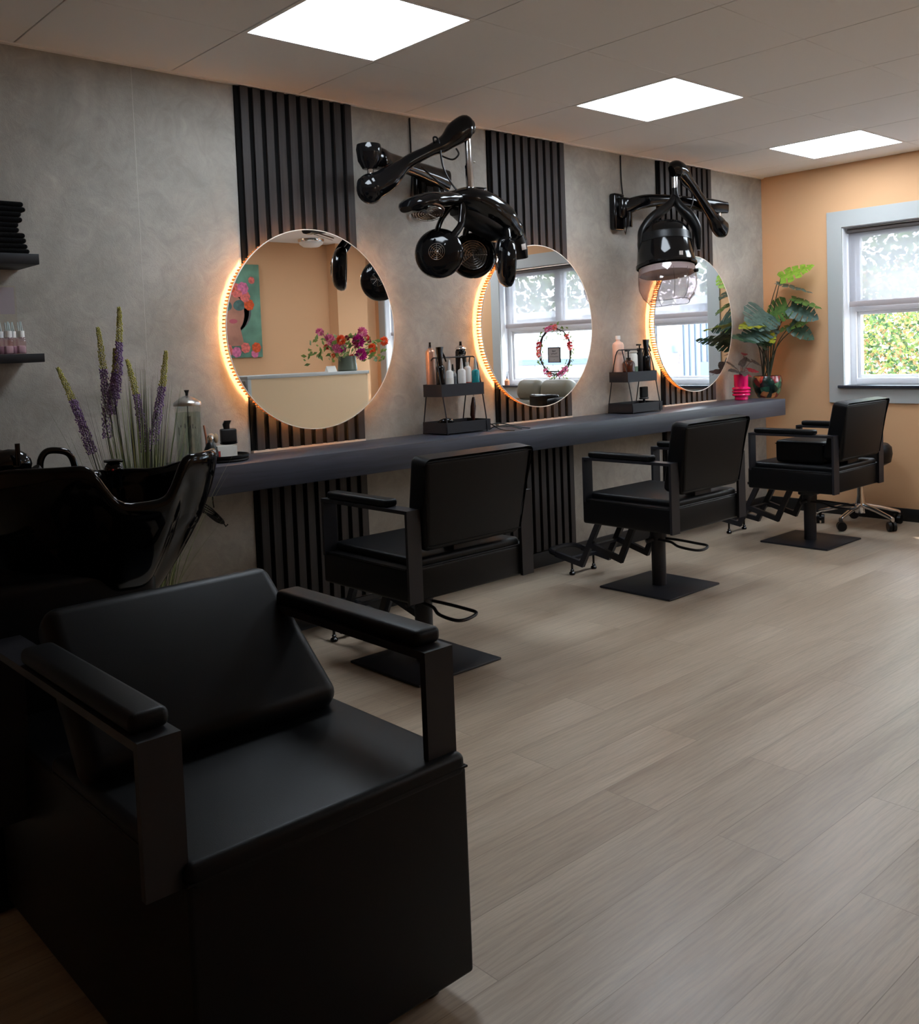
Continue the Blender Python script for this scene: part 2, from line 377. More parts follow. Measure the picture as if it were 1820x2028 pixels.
M['mirror'] = mat('mirror_silver', (.90, .91, .91), .0, metal=1)
M['white'] = mat('white_plastic', s(232, 232, 230), .35)
M['glow'] = emit('warm_led_strip', (1.0, .50, .21), GLOW)
M['led'] = emit('led_panel_light', (.80, .90, 1.0), LED_STRENGTH)
M['acryl'] = mat('ribbed_acrylic_amber', s(206, 150, 92), .5)
M['rimdiff'] = trans_mat('frosted_rim', (.95, .90, .82), .75, .55); M['acryl'] = trans_mat('ribbed_acrylic_amber', s(214, 160, 104), .35)
M['glass'] = glass_mat('window_glass'); M['smoke'] = glass_mat('smoked_visor', (.90, .86, .86), .06); M['jar'] = glass_mat('jar_glass', (.96, .97, .96), .07)
M['liquid'] = glass_mat('pale_green_liquid', (.84, .89, .84), .05)
M['screen'] = screen_mat()

# ------------------------------------------------------------------ room shell
L = 6.325; H = 2.40; YR = -4.80; XN = -1.60
struct(B().box(XN-.1, L+.1, YR-.1, .1, -.08, 0).obj('floor', M['floor']))
struct(B().box(XN-.1, L+.12, 0, .12, 0, H+.06).obj('wall_left', M['plaster']))
# wallpaper seam on the left wall: part of the wall
b = B(); b.box(1.6215, 1.6235, -.0006, 0, .80, H); b.obj('seam', mat('wallpaper_seam', s(184, 178, 170), .6), bpy.data.objects['wall_left'])
struct(B().box(XN-.12, XN, YR, 0, 0, H+.06).obj('wall_near', M['orange']))
struct(B().box(XN, L, YR-.12, YR, 0, H+.06).obj('wall_right', M['orange']))
# far wall with two window openings
W1 = (-2.865, -.60, .885, 1.975); W2 = (-4.62, -3.55, .885, 1.975); T = .22
b = B()
b.box(L, L+T, YR, 0, 0, W1[2]); b.box(L, L+T, YR, 0, W1[3], H+.06)
b.box(L, L+T, W1[1], 0, W1[2], W1[3]); b.box(L, L+T, W2[1], W1[0], W1[2], W1[3]); b.box(L, L+T, YR, W2[0], W1[2], W1[3])
struct(b.obj('wall_far', M['orange']))
struct(B().box(5.72, 6.10, YR, YR+.16, 0, H).obj('wall_pier', M['orange']))
def base(name, *a): struct(B().box(*a, bev=.003).obj(name, M['black']))
base('baseboard_left', XN, L, -.014, 0, 0, .085); base('baseboard_far', L-.014, L, YR, -.014, 0, .085)
base('baseboard_right', XN, 5.72, YR, YR+.014, 0, .085); base('baseboard_near', XN, XN+.014, YR+.014, -.014, 0, .085)

# ceiling: 0.6 m tiles with shadow lines; LED cells left open
G0 = 1.182; Y1 = .576
b = B(); b.mi = 1; b.box(XN-.1, L+.12, YR-.1, .12, H+.03, H+.06); b.mi = 0
xs = [G0+.6*k for k in range(-5, 10)]; ys = [0, -Y1]+[-Y1-.6*k for k in range(1, 9)]
LEDC = [(1, 1), (4, 1), (7, 1), (4, 7), (7, 5)]
for i in range(len(xs)-1):
    for j in range(len(ys)-1):
        k = i-5
        if (k, j) in LEDC: continue
        x0, x1, y0, y1 = max(xs[i], XN), min(xs[i+1], L), max(ys[j+1], YR), ys[j]
        if x1-x0 < .02 or y0 >= y1: continue
        b.box(x0+.0022, x1-.0022, y0+.0006, y1-.0006, H, H+.03, bev=.0012, seg=1)
struct(b.obj('ceiling', [M['tile'], M['void']]))
# thin painted wall profile where ceiling meets the grey wall
struct(B().box(XN, L, -.022, 0, H-.006, H).obj('trim_1', M['tile']))

def led_panel(name, label, x0, y1):
    t = thing(name, label, 'ceiling light', (x0+.3, y1-.3, H), group='recessed square ceiling lights')
    f = B()
    for a in ((-.298, -.282, -.298, .298), (.282, .298, -.298, .298), (-.282, .282, -.298, -.282), (-.282, .282, .282, .298)): f.box(a[0], a[1], a[2], a[3], -.001, .02)
    f.obj('panel_frame', M['tile'], t)
    B().box(-.282, .282, -.282, .282, .004, .014).obj('diffuser', M['led'], t)
    return t
p0 = led_panel('ceiling_light', 'large bright square light panel nearest the camera, above the first round mirror', G0+.6, -Y1)
for (k, j, lab) in ((4, 1, 'middle square light panel in the row of three on the ceiling'), (7, 1, 'farthest square light panel on the ceiling, near the window wall'),
                    (4, 7, 'added unseen square light panel above the beige reception desk'), (7, 5, 'added unseen square light panel beside the second window at the far right corner')):  # both panels added out of view to brighten the reception side
    dup(p0, lab, (G0+.6*k+.3, -Y1-.6*(j-1)-.3, H))
t = thing('round_ceiling_lamp', 'small round chrome and white ceiling lamp seen at the top of the first mirror', 'ceiling light', (5.30, -4.45, H))
B().lathe([(0, -.0), (.13, 0), (.13, -.015), (.12, -.03), (0, -.03)]).obj('lamp_base', M['chrome'], t)
B().lathe([(.118, -.03), (.115, -.05), (.08, -.075), (0, -.085)]).obj('lamp_shade', M['white'], t)
# ------------------------------------------------------------------ windows
def window(n, Wd, mull):
    y0, y1, z0, z1 = Wd
    b = B(); tw = .105   # architrave
    X = L-.012
    def mitre(p, q, r_, s_): b.raw([(X, *p), (X, *q), (X, *r_), (X, *s_), (L, *p), (L, *q), (L, *r_), (L, *s_)], [(0, 1, 2, 3), (0, 4, 5, 1), (1, 5, 6, 2), (2, 6, 7, 3), (3, 7, 4, 0)])
    o0, o1, oz0, oz1 = y0-tw, y1+tw, z0-tw, z1+tw+.005
    mitre((o0, oz1), (o1, oz1), (y1, z1), (y0, z1)); mitre((o0, oz0), (y0, z0), (y1, z0), (o1, oz0)); mitre((o1, oz1), (o1, oz0), (y1, z0), (y1, z1)); mitre((o0, oz0), (o0, oz1), (y0, z1), (y0, z0))
    root = b.obj('window_%d' % n, M['trimw']); struct(root)
    # reveal lining
    b = B(); b.box(L, L+.10, y1-.004, y1, z0, z1); b.box(L, L+.10, y0, y0+.004, z0, z1); b.box(L, L+.10, y0, y1, z1-.004, z1)
    b.obj('reveal', M['pvc'], root)
    b = B(); b.box(L-.035, L+.11, y0-.035, y1+.035, z0-.004, z0+.014, bev=.003); b.obj('window_sill', M['laminate'], root)
    fx0, fx1 = L+.09, L+.16
    b = B(); fw = .045
    b.box(fx0+.0015, fx1-.0015, y0, y1, z0+.014, z0+.014+fw, bev=.004); b.box(fx0+.0015, fx1-.0015, y0, y1, z1-fw, z1, bev=.004)
    b.box(fx0, fx1, y0, y0+fw, z0, z1, bev=.004); b.box(fx0, fx1, y1-fw, y1, z0, z1, bev=.004)
    zt = 1.435
    edges = [y0, *mull, y1]; bays = len(edges)-1
    for q_ in mull: b.box(fx0, fx1, q_-.035, q_+.035, 1.44, z1, bev=.004)
    b.box(fx0+.0015, fx1-.0015, y0+.01, y1-.01, zt-.035, zt+.03, bev=.004)
    b.obj('window_frame', M['pvc'], root)
    lm = [y0, (mull[0]+mull[-1])/2+.15, y1] if len(mull) > 1 else edges
    b2 = B(); b2.box(fx0, fx1, lm[1]-.035, lm[1]+.035, z0, 1.44, bev=.004); b2.obj('mullion', M['pvc'], root)
    cells = [(edges, k, zt+.03, z1-fw) for k in range(bays)]+[(lm, k, z0+.014+fw, zt-.035) for k in range(len(lm)-1)]
    for (ed, k, zz0, zz1) in cells:
        a0 = ed[k]+(.035 if k else fw); a1 = ed[k+1]-(.035 if k < len(ed)-2 else fw)
        if True:
            sa = B(); q = .022
            for i_, c in enumerate(((a0, a0+q, zz0, zz1), (a1-q, a1, zz0, zz1), (a0+.003, a1-.003, zz0, zz0+q), (a0+.003, a1-.003, zz1-q, zz1))): sa.box(fx0+.02+.001*(i_ > 1), fx1-.01-.001*(i_ > 1), *c, bev=.004)
            so = sa.obj('sash', M['pvc'], root)
            B().box(fx0+.045, fx0+.05, a0+q, a1-q, zz0+q, zz1-q).obj('pane', M['glass'], so)
    return root
w1 = window(1, W1, (-2.21, -1.40))
w2 = window(2, W2, (-4.085,))
def blind(y0, y1, label):
    t = thing('roller_blind', label, 'blind', (L+.045, (y0+y1)/2, 1.968), group='roller blinds in the window frames')
    hw = (y1-y0)/2-.012
    B().cyl((0, -hw, -.022), (0, hw, -.022), .016).obj('roller_tube', mat('blind_tube_dark', s(92, 84, 82), .6), t)
    B().box(-.022, .022, -hw, hw, -.008, 0).obj('mounting_rail', M['steel'], t)
    B().box(.014, .0155, -hw, hw, -.50, -.022).obj('screen_fabric', M['screen'], t)
    B().box(.005, .021, -hw, hw, -.535, -.497, bev=.004).obj('bottom_bar', mat('blind_bar_grey', s(178, 168, 168), .5), t)
    return t
blind(W1[0]+.004, W1[1]-.004, 'wide sheer grey roller blind drawn halfway down the large window behind the third chair')
blind(W2[0]+.004, W2[1]-.004, 'narrow sheer grey roller blind drawn halfway down the second window near the reception desk')

# ------------------------------------------------------------------ counter and slat panels
c = B().box(.98, 5.972, -.352, -.001, .715, .825, bev=.002).obj('wall_counter', M['laminate'])
tag(c, 'long floating anthracite wooden counter shelf running along the grey wall under the mirrors', 'counter')
CX = (2.366, 3.852, 5.345)
def slat_panel(x, z0, z1, label):
    t = thing('slat_panel', label, 'wall panel', (x, 0, z0), group='dark vertical slat panels on the grey wall')
    B().box(-.30, .30, -.009, -.0005, 0, z1-z0).obj('felt_backing', mat('black_felt', (.006, .006, .006), .95, spec=.1), t)
    b = B()
    for k in range(10):
        x0 = -.30+.0215+.06*k; b.box(x0, x0+.0375, -.022, -.009, 0.002, z1-z0, bev=.001, seg=1)
    b.obj('slats', M['slat'], t)
    if z0 > .5: B().box(-.30, .30, -.024, -.0005, -.006, .003).obj('base_strip', mat('pale_edge_strip', s(206, 190, 172), .5), t)
    return t
nm = ('first', 'middle', 'last')
for i, x in enumerate(CX):
    slat_panel(x, .832, 2.392, ['dark slat panel from counter to ceiling behind the nearest round mirror', 'dark slat panel from counter to ceiling behind the middle round mirror', 'dark slat panel from counter to ceiling behind the farthest mirror and hood dryer'][i])
    slat_panel(x, .09, .713, ['dark slat panel below the counter beside the nearest styling chair', 'dark slat panel below the counter between the first and second styling chairs', 'dark slat panel below the counter behind the second styling chair, farthest from the camera'][i])

# ------------------------------------------------------------------ round mirrors
def ring(b, r0, r1, y0, y1, n=96):
    vs = []; fs = []
    for i in range(n):
        a = 2*PI*i/n; c_, s_ = math.cos(a), math.sin(a)
        vs += [(r0*c_, y0, r0*s_), (r1*c_, y0, r1*s_), (r1*c_, y1, r1*s_), (r0*c_, y1, r0*s_)]
    for i in range(n):
        j = (i+1) % n
        for k in range(4): fs.append((4*i+k, 4*i+(k+1) % 4, 4*j+(k+1) % 4, 4*j+k))
    b.raw(vs, fs); bmesh.ops.recalc_face_normals(b.bm, faces=b.bm.faces[:])
def make_mirror():
    t = thing('round_mirror', 'nearest round backlit mirror, reflecting the apricot wall, desk and flowers', 'mirror', (2.385, 0, 1.352), group='round backlit mirrors')
    b = B(); b.lathe([(0, -.0025), (.442, -.0025), (.443, -.0015), (.443, .0015), (0, .0015)], n=160, rot=Matrix.Rotation(-PI/2, 3, 'X').inverted(), c=(0, -.0660, 0))
    b.obj('mirror_glass', M['mirror'], t, ang=20)
    b = B(); ring(b, .4415, .4450, -.0683, -.0625, 160); b.obj('polished_edge', mat('mirror_edge_light', s(240, 232, 220), .25), t)
    b = B(); ring(b, .404, .406, -.0625, -.0525, 128); b.obj('light_strip', M['glow'], t)
    b = B(); ring(b, .370, .4035, -.0625, -.0235, 96); b.obj('backing_ring', M['white'], t)
    b = B()
    for i in range(170):
        a = 2*PI*i/170; R = Matrix.Rotation(-a, 3, 'Y')
        tb = bmesh.new(); bmesh.ops.create_cube(tb, size=1)
        for v in tb.verts: v.co = R @ Vector((v.co.x*.010+.4345, v.co.y*.039-.043, v.co.z*.0045))
        b._add(tb)
    b.obj('ribbed_rim', M['acryl'], t)
    b = B(); ring(b, .4275, .4285, -.062, -.0235, 160); b.obj('diffuser_band', M['rimdiff'], t)
    return t
m0 = make_mirror()
dup(m0, 'middle round backlit mirror, reflecting the window with the flower wreath', (3.852, 0, 1.352))
dup(m0, 'farthest round backlit mirror behind the hood dryer and monstera plant', (5.345, 0, 1.352))

# ------------------------------------------------------------------ styling chairs (face the wall, +y)
def back_taper(wt, wb):
    def f(v, d):
        k = (v.z/d[2]+.5); w = wb+(wt-wb)*k
        v.x = v.x*w/d[0]; return v
    return f
def make_chair():
    t = thing('styling_chair', 'nearest black styling chair with square base, in front of the nearest mirror', 'chair', (2.366, -.765, 0), group='black styling chairs at the counter')
    B().box(-.215, .215, -.215, .215, 0, .011, bev=.005, seg=2).obj('base_plate', M['metal'], t)
    b = B(); b.cyl((0, 0, .011), (0, 0, .30), .036, n=32); b.cyl((0, 0, .255), (0, 0, .30), .042, n=32); b.box(-.055, .04, -.05, .05, .285, .325, bev=.008)
    b.obj('column', M['metal'], t)
    b = B(); b.cyl((0, 0, .30), (0, 0, .345), .02); b.obj('piston', M['chrome'], t)
    b = B(); b.tube([(-.025, -.02, .245), (-.035, -.10, .245), (-.065, -.17, .235), (-.065, -.265, .23), (-.02, -.285, .23), (.05, -.255, .232), (.055, -.19, .235), (.03, -.10, .245), (.025, -.02, .245)], .0065, n=10, sm=5)
    b.cyl((-.045, 0, .25), (-.075, .02, .24), .012); b.obj('pump_lever', M['metal'], t)
    # footrest
    b = B()
    for sx in (-.11, .11):
        b.bar([(sx, .06, .335), (sx, .155, .135), (sx, .345, .185)], .011, .015, (1, 0, 0))
        b.bar([(sx, .28, .335), (sx, .415, .075), (sx, .60, .105)], .011, .015, (1, 0, 0))
    b.tube([(-.11, .59, .103), (-.105, .64, .112), (-.07, .665, .116), (0, .672, .117), (.07, .665, .116), (.105, .64, .112), (.11, .59, .103)], .014, n=8, sm=3)
    b.bar([(-.11, .345, .182), (.11, .345, .182)], .014, .006, (0, 1, 0)); b.bar([(-.11, .50, .09), (.11, .50, .09)], .014, .008, (0, 1, 0))
    b.box(-.10, .10, .30, .36, .33, .345)
    fr = b.obj('footrest', M['metal'], t)
    for sx in (-.09, .09):
        B().cyl((sx, .505, .02), (sx, .505, .09), .006).lathe([(0, 0), (.014, 0), (.017, .004), (.016, .012), (.009, .018), (.010, .026), (.006, .03)], c=(sx, .505, 0), n=20).obj('levelling_foot', M['gloss'], fr)
    # seat
    b = B(); b.box(-.308, .308, -.298, .232, .345, .468, bev=.012, seg=3)
    b.obj('seat_base', M['leather'], t)
    def crown(v, d):
        if v.z > 0: v.z += .012*(1-(2*v.x/d[0])**2)*(1-(2*v.y/d[1])**2)
        return v
    b = B(); b.box(-.262, .262, -.292, .238, .455, .497, bev=.016, seg=4, taper=crown); b.obj('seat_cushion', M['leather'], t)
    b = B(); b.tube([(-.306, -.285, .4665), (-.306, .22, .4665)], .0035, n=6); b.tube([(.306, -.285, .4665), (.306, .22, .4665)], .0035, n=6); b.tube([(-.295, -.296, .467), (.295, -.296, .467)], .0035, n=6)
    b.obj('seat_piping', M['leather'], t)
    # backrest: padded wedge, leaning back
    R = Matrix.Rotation(math.radians(8), 3, 'X')
    def wedge(v, d):
        v = back_taper(.55, .485)(v, d); k = v.z/d[2]+.5
        if v.y > -d[1]/2+.02: v.y -= .035*k
        return v
    b = B(); b.box(-.27, .27, -.345, -.225, .525, .870, bev=.028, seg=5, rot=R, taper=wedge); br = b.obj('backrest', M['leather'], t)
    b = B()
    for zz, off in ((1, 0),):
        pts = []
        for sx, k in ((-1, 0), (-1, 1), (1, 1), (1, 0)):
            w = (.485+.065*k)/2-.006; z = -.150+.305*k; y = -.055
            v = R @ Vector((sx*w, y-.003, z)); pts.append((v.x, v.y-.285, v.z+.6975))
        b.tube(pts, .0032, n=6, closed=True)
    b.obj('seam_piping', M['leather'], br)
    B().box(-.07, .07, -.275, -.21, .44, .56, bev=.01).obj('back_bracket', M['metal'], t)
    # arms: flat bar frames with pads
    for sx in (-1, 1):
        x = sx*.2845
        b = B(); b.bar([(x, .212, .455), (x, .212, .672), (x, -.305, .672), (x, -.305, .346)], .031, .0065, (1, 0, 0))
        af = b.obj('arm_frame', M['metal'], t)
        B().box(x-.029, x+.029, -.19, .185, .679, .708, bev=.011, seg=4).obj('armrest_pad', M['leather'], af)
    return t
ch = make_chair()
dup(ch, 'second black styling chair, between the nearest chair and the one by the window', (3.92, -.77, 0))
dup(ch, 'farthest black styling chair with a booster cushion on its seat, beside the window', (5.385, -.822, 0))

t = thing('booster_cushion', 'thick black booster cushion lying on the seat of the farthest styling chair', 'cushion', (5.36, -.86, .497))
B().box(-.19, .21, -.16, .14, .004, .135, bev=.02, seg=4).obj('cushion_body', M['leather'], t)
b = B(); b.tube([(-.188, -.157, .115), (.208, -.157, .115), (.208, .137, .115), (-.188, .137, .115)], .003, n=6, closed=True); b.obj('cushion_piping', M['leather'], t)

# rolling stool behind the farthest chair
t = thing('rolling_stool', 'black round stool with chrome five-star base and castors behind the farthest chair', 'stool', (6.02, -.84, 0))
b = B(); b.lathe([(.034, .085), (.034, .14), (.022, .20), (.020, .36), (.030, .37), (.030, .40), (0, .40)], n=28); b.obj('gas_column', M['chrome'], t)
for k in range(5):
    a = math.radians(-38+72*k); R = Matrix.Rotation(a, 3, 'Z'); b = B()
    b.loft([(R @ Vector((.02, 0, .135)), R @ Vector((0, .017, 0)), (0, 0, .016), 3), (R @ Vector((.13, 0, .115)), R @ Vector((0, .014, 0)), (0, 0, .013), 3), (R @ Vector((.245, 0, .085)), R @ Vector((0, .013, 0)), (0, 0, .011), 3), (R @ Vector((.262, 0, .075)), R @ Vector((0, .013, 0)), (0, 0, .014), 3)], n=14)
    leg = b.obj('star_leg', M['chrome'], t)
    c0 = R @ Vector((.25, 0, .031)); R2 = Matrix.Rotation(a+.7+k*.5, 3, 'Z'); ax = R2 @ Vector((0, 1, 0))
    b = B()
    for sg in (-1, 1): b.cyl(c0+ax*sg*.006, c0+ax*sg*.024, .031, .029, n=26)
    b.cyl(c0-ax*.008, c0+ax*.008, .014, n=16); b.cyl(c0, c0+Vector((0, 0, .05)), .009, n=12)
    cs = b.obj('castor', M['satin'], leg)
t_s = B().lathe([(0, .40), (.15, .40), (.185, .42), (.195, .47), (.19, .515), (.17, .535), (.08, .542), (0, .543)], n=40).obj('seat', M['leather'], t)
b = B()
for k in range(12):
    pass
pts = [(.17*math.cos(a), .17*math.sin(a), .62) for a in [math.radians(120+12*i) for i in range(12)]]
b.tube(pts, [.02, .045, .055, .06, .06, .06, .06, .06, .06, .055, .045, .02], n=12, flat=(.35, 1)); b.obj('back_support', M['leather'], t)
b = B(); b.tube([(-.05, .02, .41), (-.15, .05, .42), (-.19, .06, .50), (-.175, .06, .60)], .010, sm=4); b.obj('back_bar', M['chrome'], t)

# ------------------------------------------------------------------ shampoo chair in the foreground (faces the camera, -y)
t = thing('shampoo_chair', 'large black leather shampoo chair with boxy base and padded armrests in the foreground', 'armchair', (.855, -2.0, 0))
O = (.855, -2.0, 0)
def wsh(b_): return b_
b = B()
b.box(.596, 1.158, -2.341, -1.42, .05, .450, bev=.008, seg=3); b.obj('box_base', M['leather'], t, org=O)
def cr2(v, d):
    if v.z > 0: v.z += .016*(1-(2*v.x/d[0])**2)*(1-(2*v.y/d[1])**2)
    return v
b = B(); b.box(.596, 1.158, -2.342, -1.76, .430, .478, bev=.016, seg=5, taper=cr2); b.obj('seat_cushion', M['leather'], t, org=O)
b = B(); b.tube([(.597, -1.78, .4505), (.597, -2.341, .4505), (1.157, -2.341, .4505), (1.157, -1.78, .4505)], .0028, n=8); b.obj('seat_piping', M['leather'], t, org=O)
R = Matrix.Rotation(math.radians(-46), 3, 'X')
def bt(v, d):
    k = (v.z/d[2]+.5); v.x *= (.545+(.505-.545)*k)/d[0]
    if v.y < 0: v.y -= .014*(1-(2*v.x/d[0])**2)*(1-(2*v.z/d[2])**2)
    return v
# padded back: leans far back over the basin pedestal
b = B(); b.box(.59, 1.13, -1.870, -1.785, .425, .790, bev=.034, seg=6, rot=R, taper=bt); b.obj('backrest', M['leather'], t, org=O)
for x, nm_ in ((.573, 'l'), (1.116, 'r')):
    b = B(); b.bar([(x, -2.315, .44), (x, -2.315, .672), (x, -1.60, .672), (x, -1.60, .30)], .034, .0075, (1, 0, 0)); af = b.obj('arm_frame', M['metal'], t, org=O)
    B().box(x-.032, x+.032, -2.296, -1.80, .680, .712, bev=.013, seg=5).obj('armrest_pad', M['leather'], af, org=O)
for x, y in ((.66, -2.27), (1.10, -2.27), (.66, -1.5), (1.10, -1.5)):
    B().lathe([(0, 0), (.016, 0), (.022, .006), (.024, .018), (.018, .032), (.011, .036), (.011, .05), (0, .05)], c=(x, y, 0), n=24).obj('foot', M['gloss'], t, org=O)

# ------------------------------------------------------------------ shampoo basin
t = thing('shampoo_basin', 'glossy black ceramic wash basin with neck notch, behind the shampoo chair', 'wash basin', (.855, -1.15, 0)); O = (.855, -1.15, 0)
def basin():
    b = B(); bm_ = bmesh.new(); N = 96; rings = []
    cx, cy = .930, -1.20
    def rim(th):
        # th=0 toward -y (front); ears at +-42 deg, notch in the middle
        a = abs((th+PI) % (2*PI)-PI)
        d = math.degrees(a)
        if d < 50:
            k = max(0, min(1, (d-5)/13)); k = k*k*(3-2*k); z = .905+(1.004-.905)*k
        else:
            k = min(1, (d-50)/75); k = k*k*(3-2*k); z = 1.004-(1.004-.925)*k
        return z
    def xy(th, sc):
        p = 2.7; c_, s_ = math.sin(th), -math.cos(th)
        rx, ry = (.275 if c_ > 0 else .32), (.315 if s_ < 0 else .33)
        return (cx+rx*sc*math.copysign(abs(c_)**(2/p), c_), cy+ry*sc*math.copysign(abs(s_)**(2/p), s_))
    prof = [  # (radius scale, fraction down from rim on outside)
        (.30, -1.0), (.36, -.92), (.50, -.78), (.68, -.60), (.845, -.40), (.95, -.22), (1.0, -.08), (1.0, -.02), (.985, 0.0), (.95, .002), (.925, -.012), (.915, -.06), (.90, -.16), (.84, -.32), (.70, -.44), (.45, -.50), (.15, -.52), (.0, -.525)]
    zb = .56
    for sc, f in prof:
        ring_ = []
        for i in range(N):
            th = 2*PI*i/N; zr = rim(th); x, y = xy(th, sc)
            if f > -.03: z = zr+f*.4
            else: z = zr+(zr-zb)*(f)
            if sc < .93 and f > -.53 and prof.index((sc, f)) > 10: z = min(zr-.02, .93)+f*.36
            ring_.append(bm_.verts.new((x, y, z)))
        rings.append(ring_)
    for a, c_ in zip(rings, rings[1:]):
        for i in range(N): bm_.faces.new((a[i], a[(i+1) % N], c_[(i+1) % N], c_[i]))
    bm_.faces.new(rings[0][::-1])
    bmesh.ops.remove_doubles(bm_, verts=rings[-1], dist=.0001)
    bmesh.ops.recalc_face_normals(bm_, faces=bm_.faces[:])
    b._add(bm_); return b
o = basin().obj('basin_bowl', M['ceramic'], t, ang=60, org=O)
sm = o.modifiers.new('subsurf', 'SUBSURF'); sm.levels = 1; sm.render_levels = 1
B().box(.55, 1.0, -1.395, -1.02, .0, .745, bev=.03, seg=4).obj('pedestal', M['leather'], t, org=O)
B().box(.70, 1.05, -.955, -.86, .86, .93, bev=.02, seg=4).obj('tap_deck', M['ceramic'], t, org=O)
b = B(); b.sph((1.008, -1.13, .945), (.026, .022, .026), 24); b.cyl((1.008, -1.13, .90), (1.008, -1.13, .935), .02); b.box(.988, 1.028, -1.15, -1.11, .966, .974, bev=.003)
k_ = b.obj('mixer_knob', M['gloss'], t, org=O); B().sph((.997, -1.150, .948), .003, 10).obj('hot_mark', mat('red_dot', (.6, .02, .02), .4), k_, org=O)
b = B(); b.tube([(.815, -1.15, .93), (.812, -1.15, .985), (.828, -1.15, 1.013), (.86, -1.15, 1.014), (.885, -1.15, 1.003), (.897, -1.15, .975), (.90, -1.15, .93)], .0085, n=12, sm=5); b.obj('lever_handle', M['gloss'], t, org=O)
b = B(); b.cyl((.83, -1.16, .925), (.79, -1.17, .975), .013, .016); b.obj('spray_hose_collar', M['satin'], t, org=O)
b = B(); b.sph((.735, -1.16, .99), (.055, .03, .04), 20); b.cyl((.745, -1.2, .99), (.745, -1.2, 1.045), .006); b.obj('spray_head', M['gloss'], t, org=O)
b = B(); b.tube([(.79, -1.08, .975), (.775, -1.08, 1.0), (.74, -1.08, 1.02), (.68, -1.08, 1.03)], [.006, .008, .009, .009], n=10, sm=4, flat=(.5, 1.6)); b.obj('deck_cover', mat('brown_gloss', s(58, 38, 32), .2), t, org=O)

# ------------------------------------------------------------------ hair dryers on wall arms
V = Vector
def arm_secs(pts, w, h, up=(0, 0, 1), p=2.6):
    """pts: list of points, w/h: half sizes across / vertical"""
    out = []; N = len(pts)
    for i, q in enumerate(pts):
        d = (V(pts[min(i+1, N-1)])-V(pts[max(i-1, 0)])).normalized(); side = d.cross(V(up)).normalized(); u = side.cross(d).normalized()
        out.append((V(q), side*w[i], u*h[i], p))
    return out
def lerp_pts(pts, vals, k=5):
    P = []; W = [[] for _ in vals]
    n = len(pts)
    for i in range(n-1):
        p0 = V(pts[max(i-1, 0)]); p1 = V(pts[i]); p2 = V(pts[i+1]); p3 = V(pts[min(i+2, n-1)])
        for j in range(k):
            u = j/k; P.append(.5*((2*p1)+(-p0+p2)*u+(2*p0-5*p1+4*p2-p3)*u*u+(-p0+3*p1-3*p2+p3)*u**3))
            uu = u*u*(3-2*u)
            for a, v in enumerate(vals): W[a].append(v[i]*(1-uu)+v[i+1]*uu)
    P.append(V(pts[-1]))
    for a, v in enumerate(vals): W[a].append(v[-1])
    return P, W
def head(b, c, nrm, r, thick, mi_body=0):
    q = V(nrm).normalized().to_track_quat('Z', 'Y').to_matrix()
    b.lathe([(0, -thick*.55), (r*.55, -thick*.52), (r*.82, -thick*.36), (r*.96, -thick*.12), (r, .08*thick), (r*.97, .30*thick), (r*.88, .42*thick), (r*.70, .44*thick), (r*.66, .30*thick), (r*.60, .22*thick), (0, .18*thick)], c=c, n=48, rot=q)
    return q
def grille(c, q, r, off, n_rings=5, spokes=8, th=.0016):
    b = B()
    for k in range(1, n_rings+1):
        rr = r*k/n_rings; pts = [V(c)+q @ V((rr*math.cos(2*PI*i/36), rr*math.sin(2*PI*i/36), off)) for i in range(36)]
        b.tube(pts, th, n=5, closed=True)
    for k in range(spokes):
        a = 2*PI*k/spokes; b.tube([V(c)+q @ V((0, 0, off)), V(c)+q @ V((r*math.cos(a), r*math.sin(a), off))], th, n=5)
    return b

t = thing('hair_processor', 'black hair processor with disc-shaped heads on a wall arm between the first two mirrors', 'hair dryer', (3.115, 0, 2.05)); O = (3.115, 0, 2.05)
b = B(); b.box(3.035, 3.205, -.035, -.001, 1.955, 2.125, bev=.012, seg=3); b.box(3.05, 3.19, -.085, -.03, 1.965, 2.105, bev=.02, seg=3); b.cyl((3.12, -.06, 1.93), (3.12, -.06, 2.12), .034, n=28)
b.obj('wall_mount', M['gloss'], t, org=O)
P, (w, h) = lerp_pts([(3.20, -.07, 2.085), (3.05, -.11, 2.095), (2.88, -.18, 2.098), (2.70, -.25, 2.096), (2.60, -.29, 2.092), (2.50, -.33, 2.10)], [[.03, .036, .030, .034, .046, .028], [.052, .042, .034, .036, .048, .040]])
b = B(); b.loft(arm_secs(P, w, h, p=3), n=22); b.obj('lower_arm', M['gloss'], t, org=O)
b = B(); b.lathe([(0, 2.145), (.052, 2.14), (.056, 2.12), (.05, 2.07), (.03, 2.035), (0, 2.03)], c=(2.535, -.315, 0), n=28); b.obj('elbow_cap', M['gloss'], t, org=O)
b = B(); b.cyl((2.535, -.32, 1.99), (2.535, -.32, 2.05), .014); b.obj('elbow_pin', M['chrome'], t, org=O)
P, (w, h) = lerp_pts([(2.475, -.325, 1.95), (2.53, -.328, 1.955), (2.60, -.345, 1.99), (2.70, -.37, 2.07), (2.80, -.40, 2.125), (2.88, -.42, 2.165), (2.945, -.44, 2.22), (2.985, -.452, 2.245), (3.025, -.46, 2.25)],
                     [[.030, .056, .046, .030, .025, .032, .046, .046, .020], [.040, .060, .052, .030, .026, .036, .054, .056, .030]])
b = B(); b.loft(arm_secs(P, w, h, p=2.3), n=26); b.obj('upper_arm', M['gloss'], t, org=O)
b = B(); b.sph((2.525, -.326, 1.948), (.062, .055, .066), 26); b.obj('elbow_joint', M['gloss'], t, org=O)
